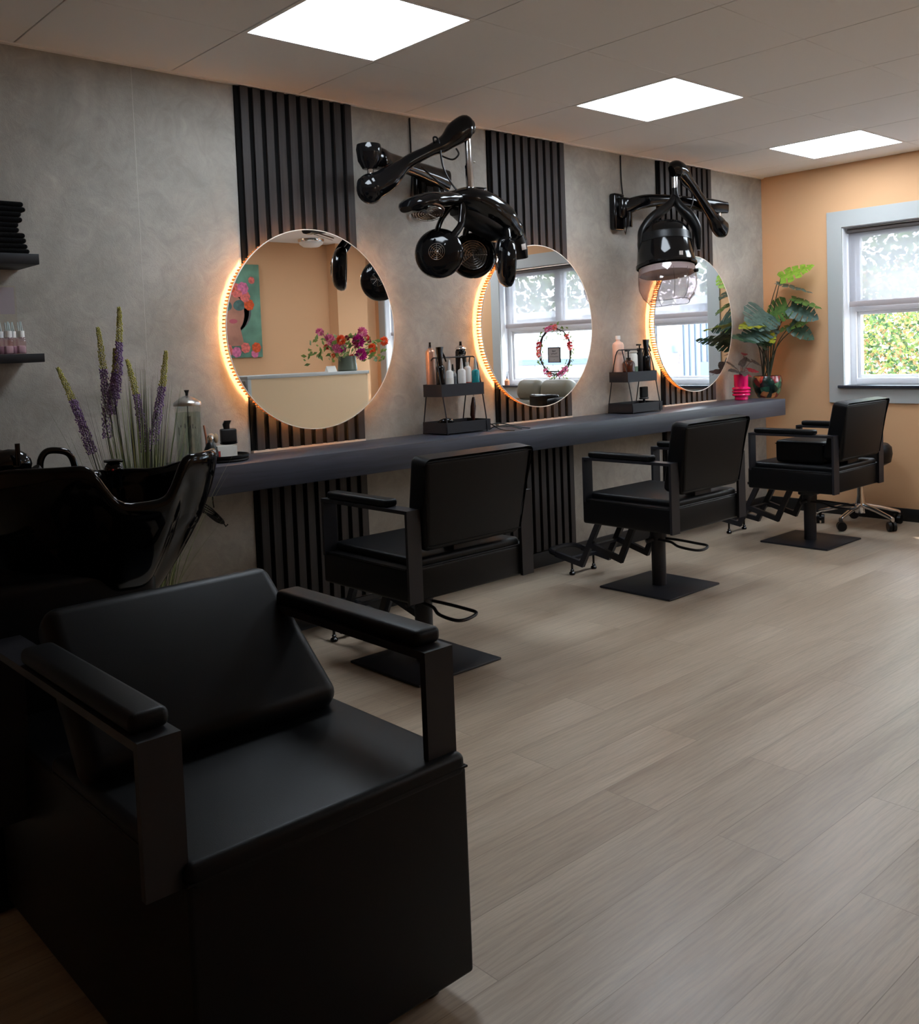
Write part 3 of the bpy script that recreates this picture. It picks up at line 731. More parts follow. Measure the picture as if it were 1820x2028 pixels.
b = B(); b.cyl((2.995, -.452, 2.195), (2.998, -.452, 2.06), .0145, n=20); b.cyl((2.998, -.452, 2.075), (3.005, -.452, 1.93), .0185, n=20); b.sph((3.017, -.468, 2.09), .005, 8); b.obj('chrome_rod', M['chrome'], t, org=O)
# main shell: arched body
P, (w, h) = lerp_pts([(2.85, -.40, 1.900), (2.90, -.42, 1.918), (2.98, -.45, 1.915), (3.07, -.455, 1.885), (3.16, -.455, 1.848), (3.24, -.45, 1.80), (3.295, -.45, 1.755), (3.328, -.45, 1.70)],
                     [[.03, .07, .10, .105, .095, .075, .050, .028], [.020, .036, .060, .076, .076, .062, .044, .030]])
b = B(); b.loft(arm_secs(P, w, h, p=2.2), n=28); shell = b.obj('body_shell', M['gloss'], t, org=O)
P, (w, h) = lerp_pts([(3.27, -.45, 1.76), (3.30, -.45, 1.715), (3.322, -.45, 1.665)], [[.06, .055, .045], [.03, .024, .012]])
b = B(); b.loft(arm_secs(P, w, h, p=3), n=16); b.obj('rear_shroud', M['satin'], shell, org=O)
P, (w, h) = lerp_pts([(2.94, -.43, 1.875), (3.05, -.44, 1.83), (3.16, -.44, 1.79), (3.24, -.44, 1.76)], [[.06, .085, .08, .05], [.03, .045, .045, .03]])
b = B(); b.loft(arm_secs(P, w, h, p=2.6), n=20); b.obj('under_shell', M['satin'], shell, org=O)
b = B(); b.box(3.27, 3.30, -.5075, -.5055, 1.70, 1.728, bev=.001, rot=Matrix.Rotation(math.radians(-12), 3, 'Y')); b.obj('rating_label', mat('label_silver', s(190, 180, 174), .5), shell, org=O)
def loop_head(c, nrm, top, r, label=None, thick=.075, spread=.038, inner=True, back_grill=True):
    b = B(); q = head(b, c, nrm, r, thick)
    ho = b.obj('heater_head', M['gloss'], t, org=O)
    # two curved yoke bars from the shell down to the head
    c = V(c); top = V(top); ax = (c-top).cross(V(nrm)).normalized(); bn = V(nrm).normalized()*(-thick*.35)
    b = B()
    for sg in (-1, 1):
        pts = [top+ax*sg*.010, top+ax*sg*spread*.75+(c-top)*.16, top+ax*sg*spread*1.15+(c-top)*.42, c+ax*sg*spread*.95+(top-c).normalized()*r*.80+bn, c+ax*sg*spread*.7+(top-c).normalized()*r*.3+bn*1.2]
        b.tube(pts, [.026, .022, .017, .018, .022], n=12, sm=6, flat=(1, .7))
    b.obj('yoke', M['gloss'], ho, org=O)
    if inner:
        g = grille(c, q, r*.62, thick*.36, 6, 10, .0014); g.obj('front_grille', M['chrome'], ho, org=O)
        bb = B(); bb.lathe([(0, .20*thick), (r*.60, .24*thick), (r*.66, .42*thick)], c=c, n=40, rot=q); bb.obj('reflector', M['darkmetal'], ho, org=O)
    if back_grill:
        g = grille(c, q, r*.32, -thick*.60, 4, 8, .0017); g.obj('rear_grille', M['chrome'], ho, org=O)
        for sg in (-1, 1):
            bb = B()
            for k in range(4):
                a = c+ax*sg*(r*.45+k*.010)+(top-c).normalized()*r*(.34-.06*k)-V(nrm).normalized()*thick*(.50-.03*k); bb.tube([a, a+(top-c).normalized()*.018], .0022, n=6)
            bb.obj('vent_slots', M['satin'], ho, org=O)
    return ho
viewd = V((.64, .76, -.05))
loop_head((2.800, -.447, 1.670), (.80, .60, -.06), (2.912, -.478, 1.910), .112, inner=True, spread=.040)
loop_head((3.115, -.33, 1.682), (-.66, -.74, .08), (3.075, -.41, 1.85), .110, back_grill=False)
loop_head((3.125, -.545, 1.628), (.80, -.58, -.05), (3.17, -.50, 1.79), .112)
# fourth head reaching to the left, opening downwards
P, (w, h) = lerp_pts([(2.615, -.455, 1.848), (2.65, -.455, 1.868), (2.72, -.455, 1.886), (2.80, -.455, 1.900), (2.90, -.455, 1.912)], [[.04, .085, .10, .085, .06], [.014, .034, .042, .036, .030]])
b = B(); b.loft(arm_secs(P, w, h, p=2.4), n=24); ho = b.obj('heater_head', M['gloss'], t, org=O)
q = V((-.22, -.30, -1)).normalized().to_track_quat('Z', 'Y').to_matrix()
grille((2.715, -.485, 1.838), q, .066, .006, 6, 8, .0014).obj('front_grille', M['chrome'], ho, org=O)
B().lathe([(0, 0), (.07, 0), (.072, -.006)], c=(2.715, -.485, 1.841), n=32, rot=q).obj('reflector', mat('warm_reflector', s(120, 92, 74), .3, metal=.8), ho, org=O)
b = B(); b.tube([(2.83, -.41, 2.16), (2.815, -.425, 2.185), (2.835, -.435, 2.17), (2.86, -.43, 2.06), (2.90, -.44, 1.985), (2.93, -.47, 1.945), (3.00, -.50, 1.935), (3.055, -.49, 1.965), (3.075, -.47, 1.975), (3.02, -.44, 1.975), (2.955, -.42, 1.93)], .0042, n=8, sm=6)
b.tube([(2.86, -.42, 2.11), (2.91, -.44, 2.095), (2.94, -.45, 2.12), (2.925, -.45, 2.145)], .0042, n=8, sm=5)
b.tube([(2.84, -.30, 2.08), (2.90, -.33, 2.02), (2.95, -.38, 1.95)], .0045, n=8, sm=5); b.obj('coiled_cable', M['satin'], t, org=O)
b = B(); b.tube([(3.030, -.006, 2.385), (3.030, -.006, 2.2), (3.028, -.010, 2.12), (3.012, -.012, 1.97), (3.02, -.02, 1.90), (3.09, -.045, 1.925)], .004, n=8, sm=4); b.obj('power_cable', M['satin'], t, org=O)

t = thing('hood_dryer', 'black hood hair dryer with smoked visor on a folding wall arm near the farthest mirror', 'hair dryer', (4.66, 0, 2.05)); O = (4.66, 0, 2.05)
b = B(); b.box(4.565, 4.665, -.05, -.001, 1.925, 2.145, bev=.015, seg=4); b.cyl((4.655, -.065, 1.94), (4.655, -.065, 2.03), .034, n=28); b.box(4.59, 4.69, -.09, -.03, 1.99, 2.12, bev=.02, seg=3); b.tube([(4.63, -.06, 1.94), (4.645, -.06, 1.90), (4.66, -.06, 1.945)], .003, n=6)
b.obj('wall_mount', M['gloss'], t, org=O)
P, (w, h) = lerp_pts([(4.63, -.06, 2.055), (4.770, -0.098, 2.098), (4.942, -0.143, 2.115), (5.129, -0.186, 2.109), (5.311, -0.227, 2.094), (5.453, -0.256, 2.091)], [[.030, .028, .026, .026, .034, .018], [.048, .042, .034, .036, .046, .036]])
b = B(); b.loft(arm_secs(P, w, h, p=3), n=22); b.obj('lower_arm', M['gloss'], t, org=O)
b = B(); b.cyl((5.377, -0.245, 2.019), (5.377, -0.245, 2.072), .014); b.obj('elbow_pin', M['chrome'], t, org=O)
P, (w, h) = lerp_pts([(5.422, -0.253, 1.946), (5.390, -0.253, 1.951), (5.343, -0.255, 1.978), (5.263, -0.258, 2.038), (5.136, -0.265, 2.129), (5.018, -0.272, 2.209), (4.922, -0.278, 2.268), (4.863, -0.280, 2.274), (4.826, -0.280, 2.257)],
                     [[.030, .050, .048, .030, .026, .030, .044, .048, .022], [.045, .055, .052, .030, .026, .028, .044, .052, .036]])
b = B(); b.loft(arm_secs(P, w, h, p=2.3), n=26); b.obj('upper_arm', M['gloss'], t, org=O)
hc = V((4.455, -.50, 0))
b = B(); b.cyl((4.851, -0.280, 2.225), (4.849, -0.280, 2.145), .0165, n=22); b.obj('chrome_rod', M['chrome'], t, org=O)
tilt = Matrix.Rotation(math.radians(5), 3, 'Y') @ Matrix.Rotation(math.radians(-7), 3, 'X') * 1.05
hz = V((4.762, -0.268, 1.685))
HT = lambda v: hz + tilt @ V(v)
b = B(); b.lathe([(.166, .0), (.172, .004), (.172, .016), (.166, .022), (.160, .07), (.155, .12), (.150, .145), (.149, .150), (.147, .185), (.138, .215), (.118, .238), (.10, .245), (.098, .252), (.07, .262), (0, .268)], c=hz, n=56, rot=tilt)
hood = b.obj('hood_shell', M['gloss'], t, org=O)
b = B(); b.lathe([(.1535, .140), (.1505, .150), (.149, .178), (.147, .186)], c=hz, n=56, rot=tilt); b.obj('matt_band', M['satin'], hood, org=O)
b = B()
for k in range(40):
    a = 2*PI*k/40; p = V((.105*math.cos(a), .105*math.sin(a), .247)); b.tube([HT(p), HT(p*.93+V((0, 0, .018)))], .0025, n=5)
b.obj('vent_ring', M['satin'], hood, org=O)
# yoke: neck splitting into two arms that run down both sides of the hood
b = B()
sd_ = (V((.74, -.67, 0))).normalized()*1.05
for sg in (-1, 1):
    pts = [V((4.849, -0.280, 2.156)), V((4.847, -0.280, 2.108))+sd_*sg*.006, V((4.831, -0.280, 2.049))+sd_*sg*.035, V((4.804, -0.280, 1.985))+sd_*sg*.105, V((4.788, -0.280, 1.915))+sd_*sg*.152, V((4.781, -0.280, 1.840))+sd_*sg*.165, V((4.778, -0.280, 1.781))+sd_*sg*.168]
    P, (w, h) = lerp_pts(pts, [[.018, .022, .034, .046, .044, .034, .016], [.014, .017, .025, .030, .026, .017, .010]])
    b.loft(arm_secs(P, w, h, up=sd_*sg, p=2.4), n=18)
b.cyl((4.849, -0.280, 2.086), (4.850, -0.280, 2.161), .021, .018, n=20)
b.obj('yoke', M['satin'], t, org=O)
b = B(); b.lathe([(.157, .002), (.163, -.03), (.167, -.09), (.163, -.125), (.145, -.17), (.118, -.20), (.112, -.205), (.112, -.202), (.117, -.197), (.143, -.167), (.160, -.125), (.164, -.09), (.160, -.03), (.154, .002)], c=hz, n=56, rot=tilt)
b.obj('smoked_visor', M['smoke'], t, org=O)
b = B(); b.lathe([(0, -.006), (.10, -.012), (.150, -.014), (.156, -.004), (.158, -.040), (.152, -.040), (.148, -.018), (.10, -.016), (0, -.010)], c=hz, n=56, rot=tilt); b.obj('diffuser_band', mat('perforated_grey', s(196, 188, 186), .5, bump=.6, bscale=500), t, org=O)
b = B()
p_ = HT((.045, -.154, -.045)); b.cyl(p_, p_+V((-.1, -.99, 0)).normalized()*.02, .011, n=16); b.obj('visor_knob', M['gloss'], t, org=O)
b = B()
for a in (-2.3, -1.75, -1.2, 1.0, 2.2):
    b.tube([HT((.160*math.cos(a), .160*math.sin(a), -.03)), HT((.161*math.cos(a), .161*math.sin(a), -.12)), HT((.142*math.cos(a), .142*math.sin(a), -.168)), HT((.114*math.cos(a), .114*math.sin(a), -.20))], .0014, n=5)
b.tube([HT((.113*math.cos(a), .113*math.sin(a), -.202+.006*math.sin(3*a))) for a in [2*PI*i/48 for i in range(48)]], .0018, n=6, closed=True)
b.obj('visor_ribs', mat('visor_rib_dark', s(70, 64, 64), .2), t, org=O)
b = B(); p_ = HT((.1655*math.cos(-2.0), .1655*math.sin(-2.0), .042)); nq = V((math.cos(-2.0), math.sin(-2.0), 0)).to_track_quat('Z', 'Y').to_matrix()
b.box(-.012, .012, -.012, .012, -.001, .001); 
for v in b.bm.verts: v.co = nq @ v.co + p_
b.obj('rating_label', bpy.data.materials['label_silver'], hood, org=O)
b = B(); b.tube([(4.895, -0.280, 2.236), (4.922, -0.291, 2.183), (4.986, -0.280, 2.172), (5.050, -0.270, 2.140), (5.040, -0.270, 2.076), (4.986, -0.259, 2.022)], .0042, n=8, sm=5); b.tube([(4.815, -0.296, 2.118), (4.836, -0.312, 2.102), (4.879, -0.302, 2.108), (4.901, -0.270, 2.118)], .0042, n=8, sm=4, ); b.obj('coiled_cable', M['satin'], t, org=O)
b = B(); b.tube([(4.688, -.006, 2.385), (4.688, -.006, 2.25), (4.692, -.01, 2.16), (4.67, -.03, 2.12)], .004, n=8, sm=4); b.obj('power_cable', M['satin'], t, org=O)

# loose black cable bundle hanging below the counter
b = B(); pts = []
b.tube([(1.825, -.10, .714), (1.823, -.10, .66), (1.826, -.10, .63)], .0028, n=8, sm=3)
for k in range(4):
    o_ = .009*k
    b.tube([(1.757+o_, -.10-.004*k, .640+o_), (1.775, -.10-.003*k, .655-o_), (1.815, -.10, .628-o_), (1.862-o_, -.10, .575+o_), (1.866, -.10, .560), (1.840, -.10+.003*k, .585-o_*.6), (1.790, -.10, .612), (1.762, -.10, .625+o_)], .0028, n=7, closed=True, sm=5)
b.tube([(1.866, -.10, .56), (1.875, -.10, .545), (1.885, -.10, .552)], .0028, n=6); b.cyl((1.83, -.10, .59), (1.84, -.10, .60), .012, n=12)
b.tube([(1.757, -.10, .645), (1.74, -.11, .67), (1.765, -.12, .714)], .0022, n=6, sm=3)
tag(b.obj('cable_bundle', M['satin']), 'coiled black power cable hanging under the left end of the counter', 'cable')
b = B(); b.tube([(3.33, -.16, .830), (3.36, -.15, .850), (3.42, -.18, .852), (3.46, -.25, .835), (3.47, -.33, .830)], .003, n=8, sm=5); b.tube([(3.33, -.18, .829), (3.36, -.19, .842), (3.41, -.24, .842), (3.43, -.31, .829)], .003, n=8, sm=5); b.tube([(3.325, -.19, .86), (3.335, -.26, .832), (3.35, -.34, .829)], .003, n=8, sm=5)
tag(b.obj('appliance_cable', M['satin']), 'black appliance cables lying on the counter beside the nearer two-tier rack', 'cable')

# ------------------------------------------------------------------ two-tier racks and bottles
def tray(b, x0, x1, y0, y1, z0, z1, th=.0015):
    b.box(x0, x1, y0, y1, z0, z0+th); b.box(x0, x0+th, y0, y1, z0, z1); b.box(x1-th, x1, y0, y1, z0, z1); b.box(x0, x1, y0, y0+th, z0, z1); b.box(x0, x1, y1-th, y1, z0, z1)
def rack(label):
    t = thing('tiered_rack', label, 'rack', (3.175, -.105, .825), group='two-tier black metal racks on the counter')
    b = B(); tray(b, -.150, .150, -.090, .085, .006, .060); b.obj('lower_tray', M['metal'], t)
    b = B(); tray(b, -.150, .135, -.066, .072, .186, .247); b.obj('upper_tray', M['metal'], t)
    b = B()
    for x in (-.138, .128):
        b.tube([(x-.006, -.093, .0), (x-.004, -.085, .08), (x, -.028, .345), (x+.02*(1 if x < 0 else -1), .0, .378)], .0032, n=8, sm=4)
        b.tube([(x-.006, .090, .0), (x-.004, .082, .08), (x, .03, .345), (x+.02*(1 if x < 0 else -1), .0, .378)], .0032, n=8, sm=4)
    b.tube([(-.118, 0, .378), (.108, 0, .378)], .0038, n=8)
    b.obj('wire_frame', M['metal'], t)
    return t
rk = rack('nearer two-tier black metal rack with spray bottles, between the first two mirrors')
dup(rk, 'farther two-tier black metal rack with pump bottles, left of the last mirror', (4.622, -.115, .825))
def bottle(name, label, x, y, z, r, h, mb, shoulder=.75, neck=.35, cap=None, caph=.2, label_m=None, group=None, lab=(.15, .6), rz=0, cat='bottle', n=28):
    t = thing(name, label, cat, (x, y, z), rz, group)
    hs = h*shoulder
    b = B(); b.lathe([(0, 0), (r*.92, 0), (r, r*.1), (r, hs-r*.5), (r*.85, hs-r*.12), (r*neck*1.15, hs+r*.12), (r*neck, hs+r*.2), (r*neck, h-caph*h*.9), (0, h-caph*h*.9)], n=n); b.obj('body', mb, t)
    if cap == 'pump':
        b = B(); z0 = h*(1-caph)-.004; b.cyl((0, 0, z0-.014), (0, 0, z0+.010), r*neck*1.3, n=18); b.cyl((0, 0, z0), (0, 0, h-.006), .0045, n=10); b.box(-.026, .012, -.007, .007, h-.010, h, bev=.003); b.obj('pump', M['satin'], t)
    elif cap == 'mist':
        b = B(); z0 = h*(1-caph); b.lathe([(0, h), (r*.22, h-.001), (r*.28, h-.012), (r*.42, z0+.006), (r*.5, z0-.012), (r*.5, z0-.02), (0, z0-.02)], n=20); b.obj('cap', M['white'] if mb is M['white'] else M['capclear'], t)
    elif cap == 'spray':
        b = B(); z0 = h*(1-caph); b.lathe([(0, h-.01), (r*.25, h-.01), (r*.3, z0+.004), (r*.6, z0-.004), (0, z0-.004)], n=20); b.cyl((0, 0, h-.012), (0, 0, h), r*.24, n=12); b.obj('nozzle', M['gloss'], t)
    elif cap == 'trigger':
        b = B(); z0 = h*(1-caph)
        b.loft([((0, 0, z0-.01), (r*.7, 0, 0), (0, r*.7, 0)), ((0, 0, z0+.02), (r*.55, 0, 0), (0, r*.5, 0)), ((-.002, 0, h-.03), (r*.75, 0, 0), (0, r*.5, 0), 3), ((0, 0, h-.002), (r*.95, 0, 0), (0, r*.5, 0), 3)], n=20)
        b.tube([(r*.6, 0, h-.03), (r*1.3, 0, h-.05), (r*1.7, 0, h-.075)], [.006, .005, .004], n=8); b.obj('trigger_head', M['gloss'], t)
    elif cap:
        b = B(); z0 = h*(1-caph); b.lathe([(0, h), (r*.42, h), (r*.45, h-.003), (r*.45, z0), (0, z0)], n=20); b.obj('cap', cap, t)
    if label_m:
        b = B(); b.lathe([(r+.0004, h*lab[0]), (r+.0004, h*lab[1])], n=n); b.obj('paper_label', label_m, t)
    return t
M['capclear'] = mat('frosted_cap', s(190, 205, 205), .4)
M['rose'] = mat('rose_gold_can', s(206, 160, 136), .30, metal=.55); M['teal'] = mat('teal_bottle', s(12, 140, 148), .12, coat=.5)
M['amber'] = mat('amber_bottle', s(58, 22, 14), .12, coat=.5); M['pearl'] = mat('pearl_rose_bottle', s(226, 190, 172), .3); M['greylab'] = mat('grey_label', s(120, 124, 128), .5)
M['redlab'] = mat('red_label', s(168, 66, 60), .5); M['paper'] = mat('white_label', s(226, 224, 216), .6); M['greenlab'] = mat('green_grey_label', s(98, 118, 98), .6)
zf = .825+.186+.0016
bottle('hairspray_can', 'tall rose gold hairspray can at the left end of the nearer rack', 3.052, -.065, zf, .0235, .268, M['rose'], .86, .5, 'spray', .12)
bottle('trigger_spray', 'black trigger spray bottle on the nearer rack, right of the rose gold can', 3.060, -.128, zf, .0225, .245, M['gloss'], .62, .5, 'trigger', .36)
bottle('mist_bottle', 'small white mist bottle between the black trigger spray and the dark hairspray can', 3.108, -.140, zf, .0195, .178, M['white'], .70, .35, 'mist', .30, M['paper'], 'small white mist bottles on the nearer rack', (.1, .5))
bottle('travel_spray', 'small grey spray bottle half hidden behind the left white mist bottle', 3.180, -.085, zf, .0185, .155, mat('grey_bottle', s(150, 150, 150), .35), .72, .35, 'spray', .2, M['greylab'])
hc_ = bottle('black_hairspray_can', 'tall black hairspray can with white lettering at the back of the nearer rack', 3.258, -.064, zf, .0285, .268, M['gloss'], .86, .45, 'spray', .12)
B().lathe([(.0286, .229), (.0275, .2355), (.018, .244), (.014, .247)], n=28).obj('silver_shoulder', M['chrome'], hc_)
bottle('mist_bottle', 'small white mist bottle with red label in front of the dark hairspray can', 3.188, -.142, zf, .0200, .184, M['white'], .70, .35, 'mist', .30, None, 'small white mist bottles on the nearer rack')
o = bpy.data.objects[-1] if False else None
bottle('white_bottle', 'slim white bottle with a red block just left of the teal bottle', 3.250, -.118, zf, .0185, .163, M['white'], .86, .4, M['white'], .12, M['redlab'], None, (.1, .38))
bottle('teal_spray_bottle', 'small teal spray bottle at the right end of the nearer rack', 3.286, -.138, zf, .0200, .186, M['teal'], .66, .35, 'mist', .28)
def text(txt, size, mt, name, parent, loc, rot, ext=.0003, align='CENTER'):
    cu = bpy.data.curves.new(name, 'FONT'); cu.body = txt; cu.size = size; cu.extrude = ext; cu.align_x = align; cu.align_y = 'CENTER'
    tmp = bpy.data.objects.new('tmp', cu); COL.objects.link(tmp)
    dg = bpy.context.evaluated_depsgraph_get(); me = bpy.data.meshes.new_from_object(tmp.evaluated_get(dg)); bpy.data.objects.remove(tmp)
    me.materials.clear(); me.materials.append(mt); me.name = name
    o = bpy.data.objects.new(name, me); COL.objects.link(o); o.parent = parent; o.location = loc; o.rotation_euler = rot; return o
a = math.atan2(-3.57, -3.26)   # toward the camera
vd = V((math.cos(a+.25), math.sin(a+.25), 0))
text('COLOR', .0125, M['white'], 'lettering', hc_, vd*.0288+V((0, 0, .196)), (PI/2, 0, math.atan2(vd.y, vd.x)+PI/2))
# farther rack
zf2 = zf
bottle('shampoo_bottle', 'tall pearly rose bottle at the left end of the farther rack', 4.530, -.07, zf2, .034, .276, M['pearl'], .86, .36, M['white'], .08, None)
bottle('pump_bottle', 'round amber pump bottle at the front of the farther rack', 4.535, -.140, zf2, .037, .190, M['amber'], .66, .30, 'pump', .28, mat('cream_label', s(190, 160, 140), .5), None, (.03, .30))
bottle('lotion_bottle', 'pale bottle with a green label behind the amber pump bottle', 4.640, -.085, zf2, .035, .176, M['paper'], .97, .9, M['paper'], .02, M['greenlab'], None, (.2, .5))
bottle('slim_pump_bottle', 'slim black pump bottle on the farther rack, beside the pale bottle', 4.685, -.110, zf2, .017, .222, M['satin'], .80, .7, 'pump', .14)
bottle('trigger_spray', 'glossy black trigger spray bottle at the right end of the farther rack', 4.732, -.125, zf2, .026, .250, M['gloss'], .60, .5, 'trigger', .38)
t = thing('hairbrush', 'black wide hairbrush standing upright in the lower tray of the farther rack', 'hairbrush', (4.69, -.13, .833))
b = B(); b.cyl((0, 0, 0), (0, 0, .075), .008); b.box(-.034, .034, -.012, .012, .066, .078, bev=.004); b.obj('handle', M['satin'], t)
b = B(); b.box(-.031, .031, -.011, .011, .078, .142, bev=.005, seg=3); b.obj('bristles', mat('black_bristle', (.006, .006, .006), .8, bump=.8, bscale=600), t)
t = thing('hanging_hairbrush', 'dark brown paddle brush hanging under the upper tray of the nearer rack', 'hairbrush', (3.286, -.11, .875))
b = B(); b.loft([((0, 0, .0), (.008, 0, 0), (0, .008, 0)), ((-.004, 0, .03), (.016, 0, 0), (0, .010, 0)), ((.002, 0, .075), (.017, 0, 0), (0, .010, 0)), ((.006, 0, .12), (.008, 0, 0), (0, .006, 0))], n=16); b.obj('brush_body', mat('dark_wood_gloss', s(48, 20, 18), .25), t)
b = B(); b.tube([(.006, 0, .116), (.004, 0, .130), (.008, 0, .137), (.010, 0, .125)], .0015, n=6, sm=3); b.obj('hook', M['chrome'], t)
t = thing('curling_iron', 'black curling tool lying in the lower tray of the nearer rack', 'styling tool', (3.09, -.10, .835))
b = B(); b.tube([(-.03, .03, .03), (-.01, -.01, .052), (.03, -.02, .050), (.06, 0, .035)], [.010, .014, .014, .010], n=12, sm=5); b.obj('handle', M['gloss'], t)
b = B(); b.tube([(.0, .03, .04), (.04, .03, .058), (.08, .01, .04)], .004, n=8, sm=4); b.obj('cord', M['satin'], t)

# ------------------------------------------------------------------ left end of the counter
jx, jy = 1.712, -.145
t = thing('disinfectant_jar', 'tall glass comb jar with steel lid and pale green liquid on the counter', 'jar', (jx, jy, .825))
b = B(); b.lathe([(0, 0), (.052, 0), (.053, .006), (.052, .02), (.050, .235), (.052, .240), (.049, .240), (.047, .235), (.047, .02), (0, .012)], n=40); b.obj('glass_body', M['jar'], t)
b = B(); b.lathe([(0, .013), (.0465, .014), (.0465, .205), (0, .205)], n=40); b.obj('liquid', M['liquid'], t)
b = B(); b.lathe([(.053, .232), (.054, .240), (.052, .246), (.030, .262), (.012, .270), (0, .272)], n=40); b.obj('lid', M['steel'], t)
b = B(); b.lathe([(0, .270), (.005, .270), (.006, .282), (.010, .292), (.009, .294), (0, .294)], n=20); b.cyl((0, 0, .02), (0, 0, .27), .0015, n=6); b.obj('lid_knob', M['black'], t)
B().box(-.002, .010, -.004, .004, .03, .19).obj('comb', mat('grey_comb', s(60, 66, 64), .5), t)
b = B()
for k, (h0, h1) in enumerate(((.150, .120), (.158, .150), (.164, .146), (.150, .148), (.156, .140), (.160, .144), (.150, .143))):
    a = math.radians(-160+11*k+ (8 if k > 1 else 0)); b.tube([(.0525*math.cos(a), .0525*math.sin(a), h0), (.0525*math.cos(a), .0525*math.sin(a), h1)], .0013, n=5)
b.obj('lettering', M['black'], t)
tx, ty = 1.845, -.165
t = thing('round_tray', 'round black two-rimmed tray holding tools at the left end of the counter', 'tray', (tx, ty, .825))
b = B(); b.lathe([(0, 0), (.098, 0), (.103, .006), (.102, .010), (.097, .0115), (.103, .017), (.104, .026), (.101, .026), (.097, .014), (0, .012)], n=56); b.obj('tray_body', M['satin'], t)
zt = .8375
t = thing('white_card_box', 'small white open box with red corner on the round black tray', 'box', (tx-.012, ty-.045, zt), math.radians(-12))
b = B(); w_, d_, h_ = .040, .026, .052; b.box(-w_, w_, -d_, -d_+.002, 0, h_); b.box(-w_, w_, d_-.002, d_, 0, h_); b.box(-w_, -w_+.002, -d_, d_, 0, h_); b.box(w_-.002, w_, -d_, d_, 0, h_); b.box(-w_, w_, -d_, d_, 0, .002); b.obj('card_sides', M['paper'], t)
B().box(-w_-.0006, -w_+.012, -d_-.0006, -d_-.0001, .002, .034).obj('red_patch', M['redlab'], t)
t = thing('squeeze_bottle', 'small black cone-shaped bottle with chrome neck on the round tray, beside the glass jar', 'bottle', (1.768, -.212, zt))
b = B(); b.lathe([(0, 0), (.028, 0), (.031, .01), (.029, .035), (.018, .062), (.011, .072), (0, .072)], n=30); b.obj('body', M['satin'], t)
b = B(); b.lathe([(.011, .070), (.012, .078), (.013, .090), (.009, .099), (0, .101)], n=24); b.obj('chrome_neck', M['chrome'], t)
t = thing('clipper_stand', 'black hair clipper standing on a charging stand at the back of the round tray', 'hair clipper', (tx+.050, ty+.040, zt), math.radians(-20))
b = B(); b.lathe([(0, 0), (.03, 0), (.03, .006), (.012, .010), (.010, .045), (.034, .05), (.036, .056), (0, .056)], n=28); b.obj('charging_stand', M['satin'], t)
b = B(); b.box(-.032, .032, -.022, .022, .056, .112, bev=.006, seg=3); b.obj('clipper_body', M['black'], t)
b = B(); b.loft([((-.006, 0, .112), (.012, 0, 0), (0, .012, 0), 4), ((-.008, 0, .130), (.014, 0, 0), (0, .013, 0), 4), ((0, 0, .146), (.014, 0, 0), (0, .010, 0), 5)], n=16); b.obj('clipper_head', M['satin'], t)
t = thing('barber_brush', 'wooden-handled brush leaning between the glass jar and the round tray items', 'brush', (1.795, -.135, zt))
b = B(); b.tube([(.005, 0, .0), (-.004, .0, .08), (-.012, 0, .135)], [.006, .005, .004], n=10); b.obj('copper_handle', mat('copper_handle', s(176, 112, 84), .3), t)
t = thing('neck_duster', 'black-handled neck brush with pale bristle tips on the round tray', 'brush', (1.812, -.122, zt))
b = B(); b.loft([((0, 0, 0), (.014, 0, 0), (0, .014, 0)), ((0, 0, .06), (.018, 0, 0), (0, .016, 0)), ((0, 0, .08), (.015, 0, 0), (0, .013, 0))], n=18); b.obj('handle', M['satin'], t)
b = B(); b.sph((.006, 0, .085), (.016, .014, .014), 14); b.sph((.028, 0, .078), (.010, .010, .020), 14); b.obj('bristle_tip', mat('pale_bristle', s(186, 160, 130), .9, bump=.6, bscale=500), t)

# ------------------------------------------------------------------ wall shelves at the far left
M['shelfblack'] = mat('black_shelf_laminate', (.006, .006, .008), .5, spec=.3)
def shelf(z0, z1, x1, lab):
    return tag(B().box(.55, x1, -.222, -.001, z0, z1, bev=.0015).obj('floating_shelf', M['shelfblack']), lab, 'shelf', 'floating wall shelves')
shelf(1.586, 1.622, 1.155, 'upper floating black shelf carrying the black towel stack')
shelf(1.248, 1.278, 1.153, 'lower floating black shelf carrying the small pink bottles')
M['towel'] = mat('black_terry', (.004, .004, .0045), 1.0, spec=.05, bump=1.0, bscale=260, sheen=.05)
z = 1.6225
for k in range(5):
    hh = .034+.002*(k % 2); b = B(); ww = [.0, -.008, -.026, -.012, -.002][k]
    x1 = 1.128+ww
    for j in range(2):
        b.box(.70, x1-.004*j, -.21, -.02, z+j*hh/2+.0003, z+(j+1)*hh/2, bev=.0085, seg=3)
    b.bm.verts.ensure_lookup_table()
    for v in b.bm.verts:
        v.co.z += .0006*math.sin(31*v.co.x+k)*math.cos(23*v.co.y+k*2); v.co.x += .003*math.sin(60*v.co.z+40*v.co.y+k*3)
    lab = 'folded black towel on the upper wall shelf, %s of the stack' % ['bottom', 'second from the bottom', 'middle', 'second from the top', 'topmost'][k]
    o = b.obj('folded_towel', M['towel'], org=(1.0, -.1, z), loc=(1.0, -.1, z)); tag(o, lab, 'towel', 'stack of black towels')
    z += hh+.001
M['pinkglass'] = glass_mat('pink_bottle_plastic', (.95, .84, .87), .08)
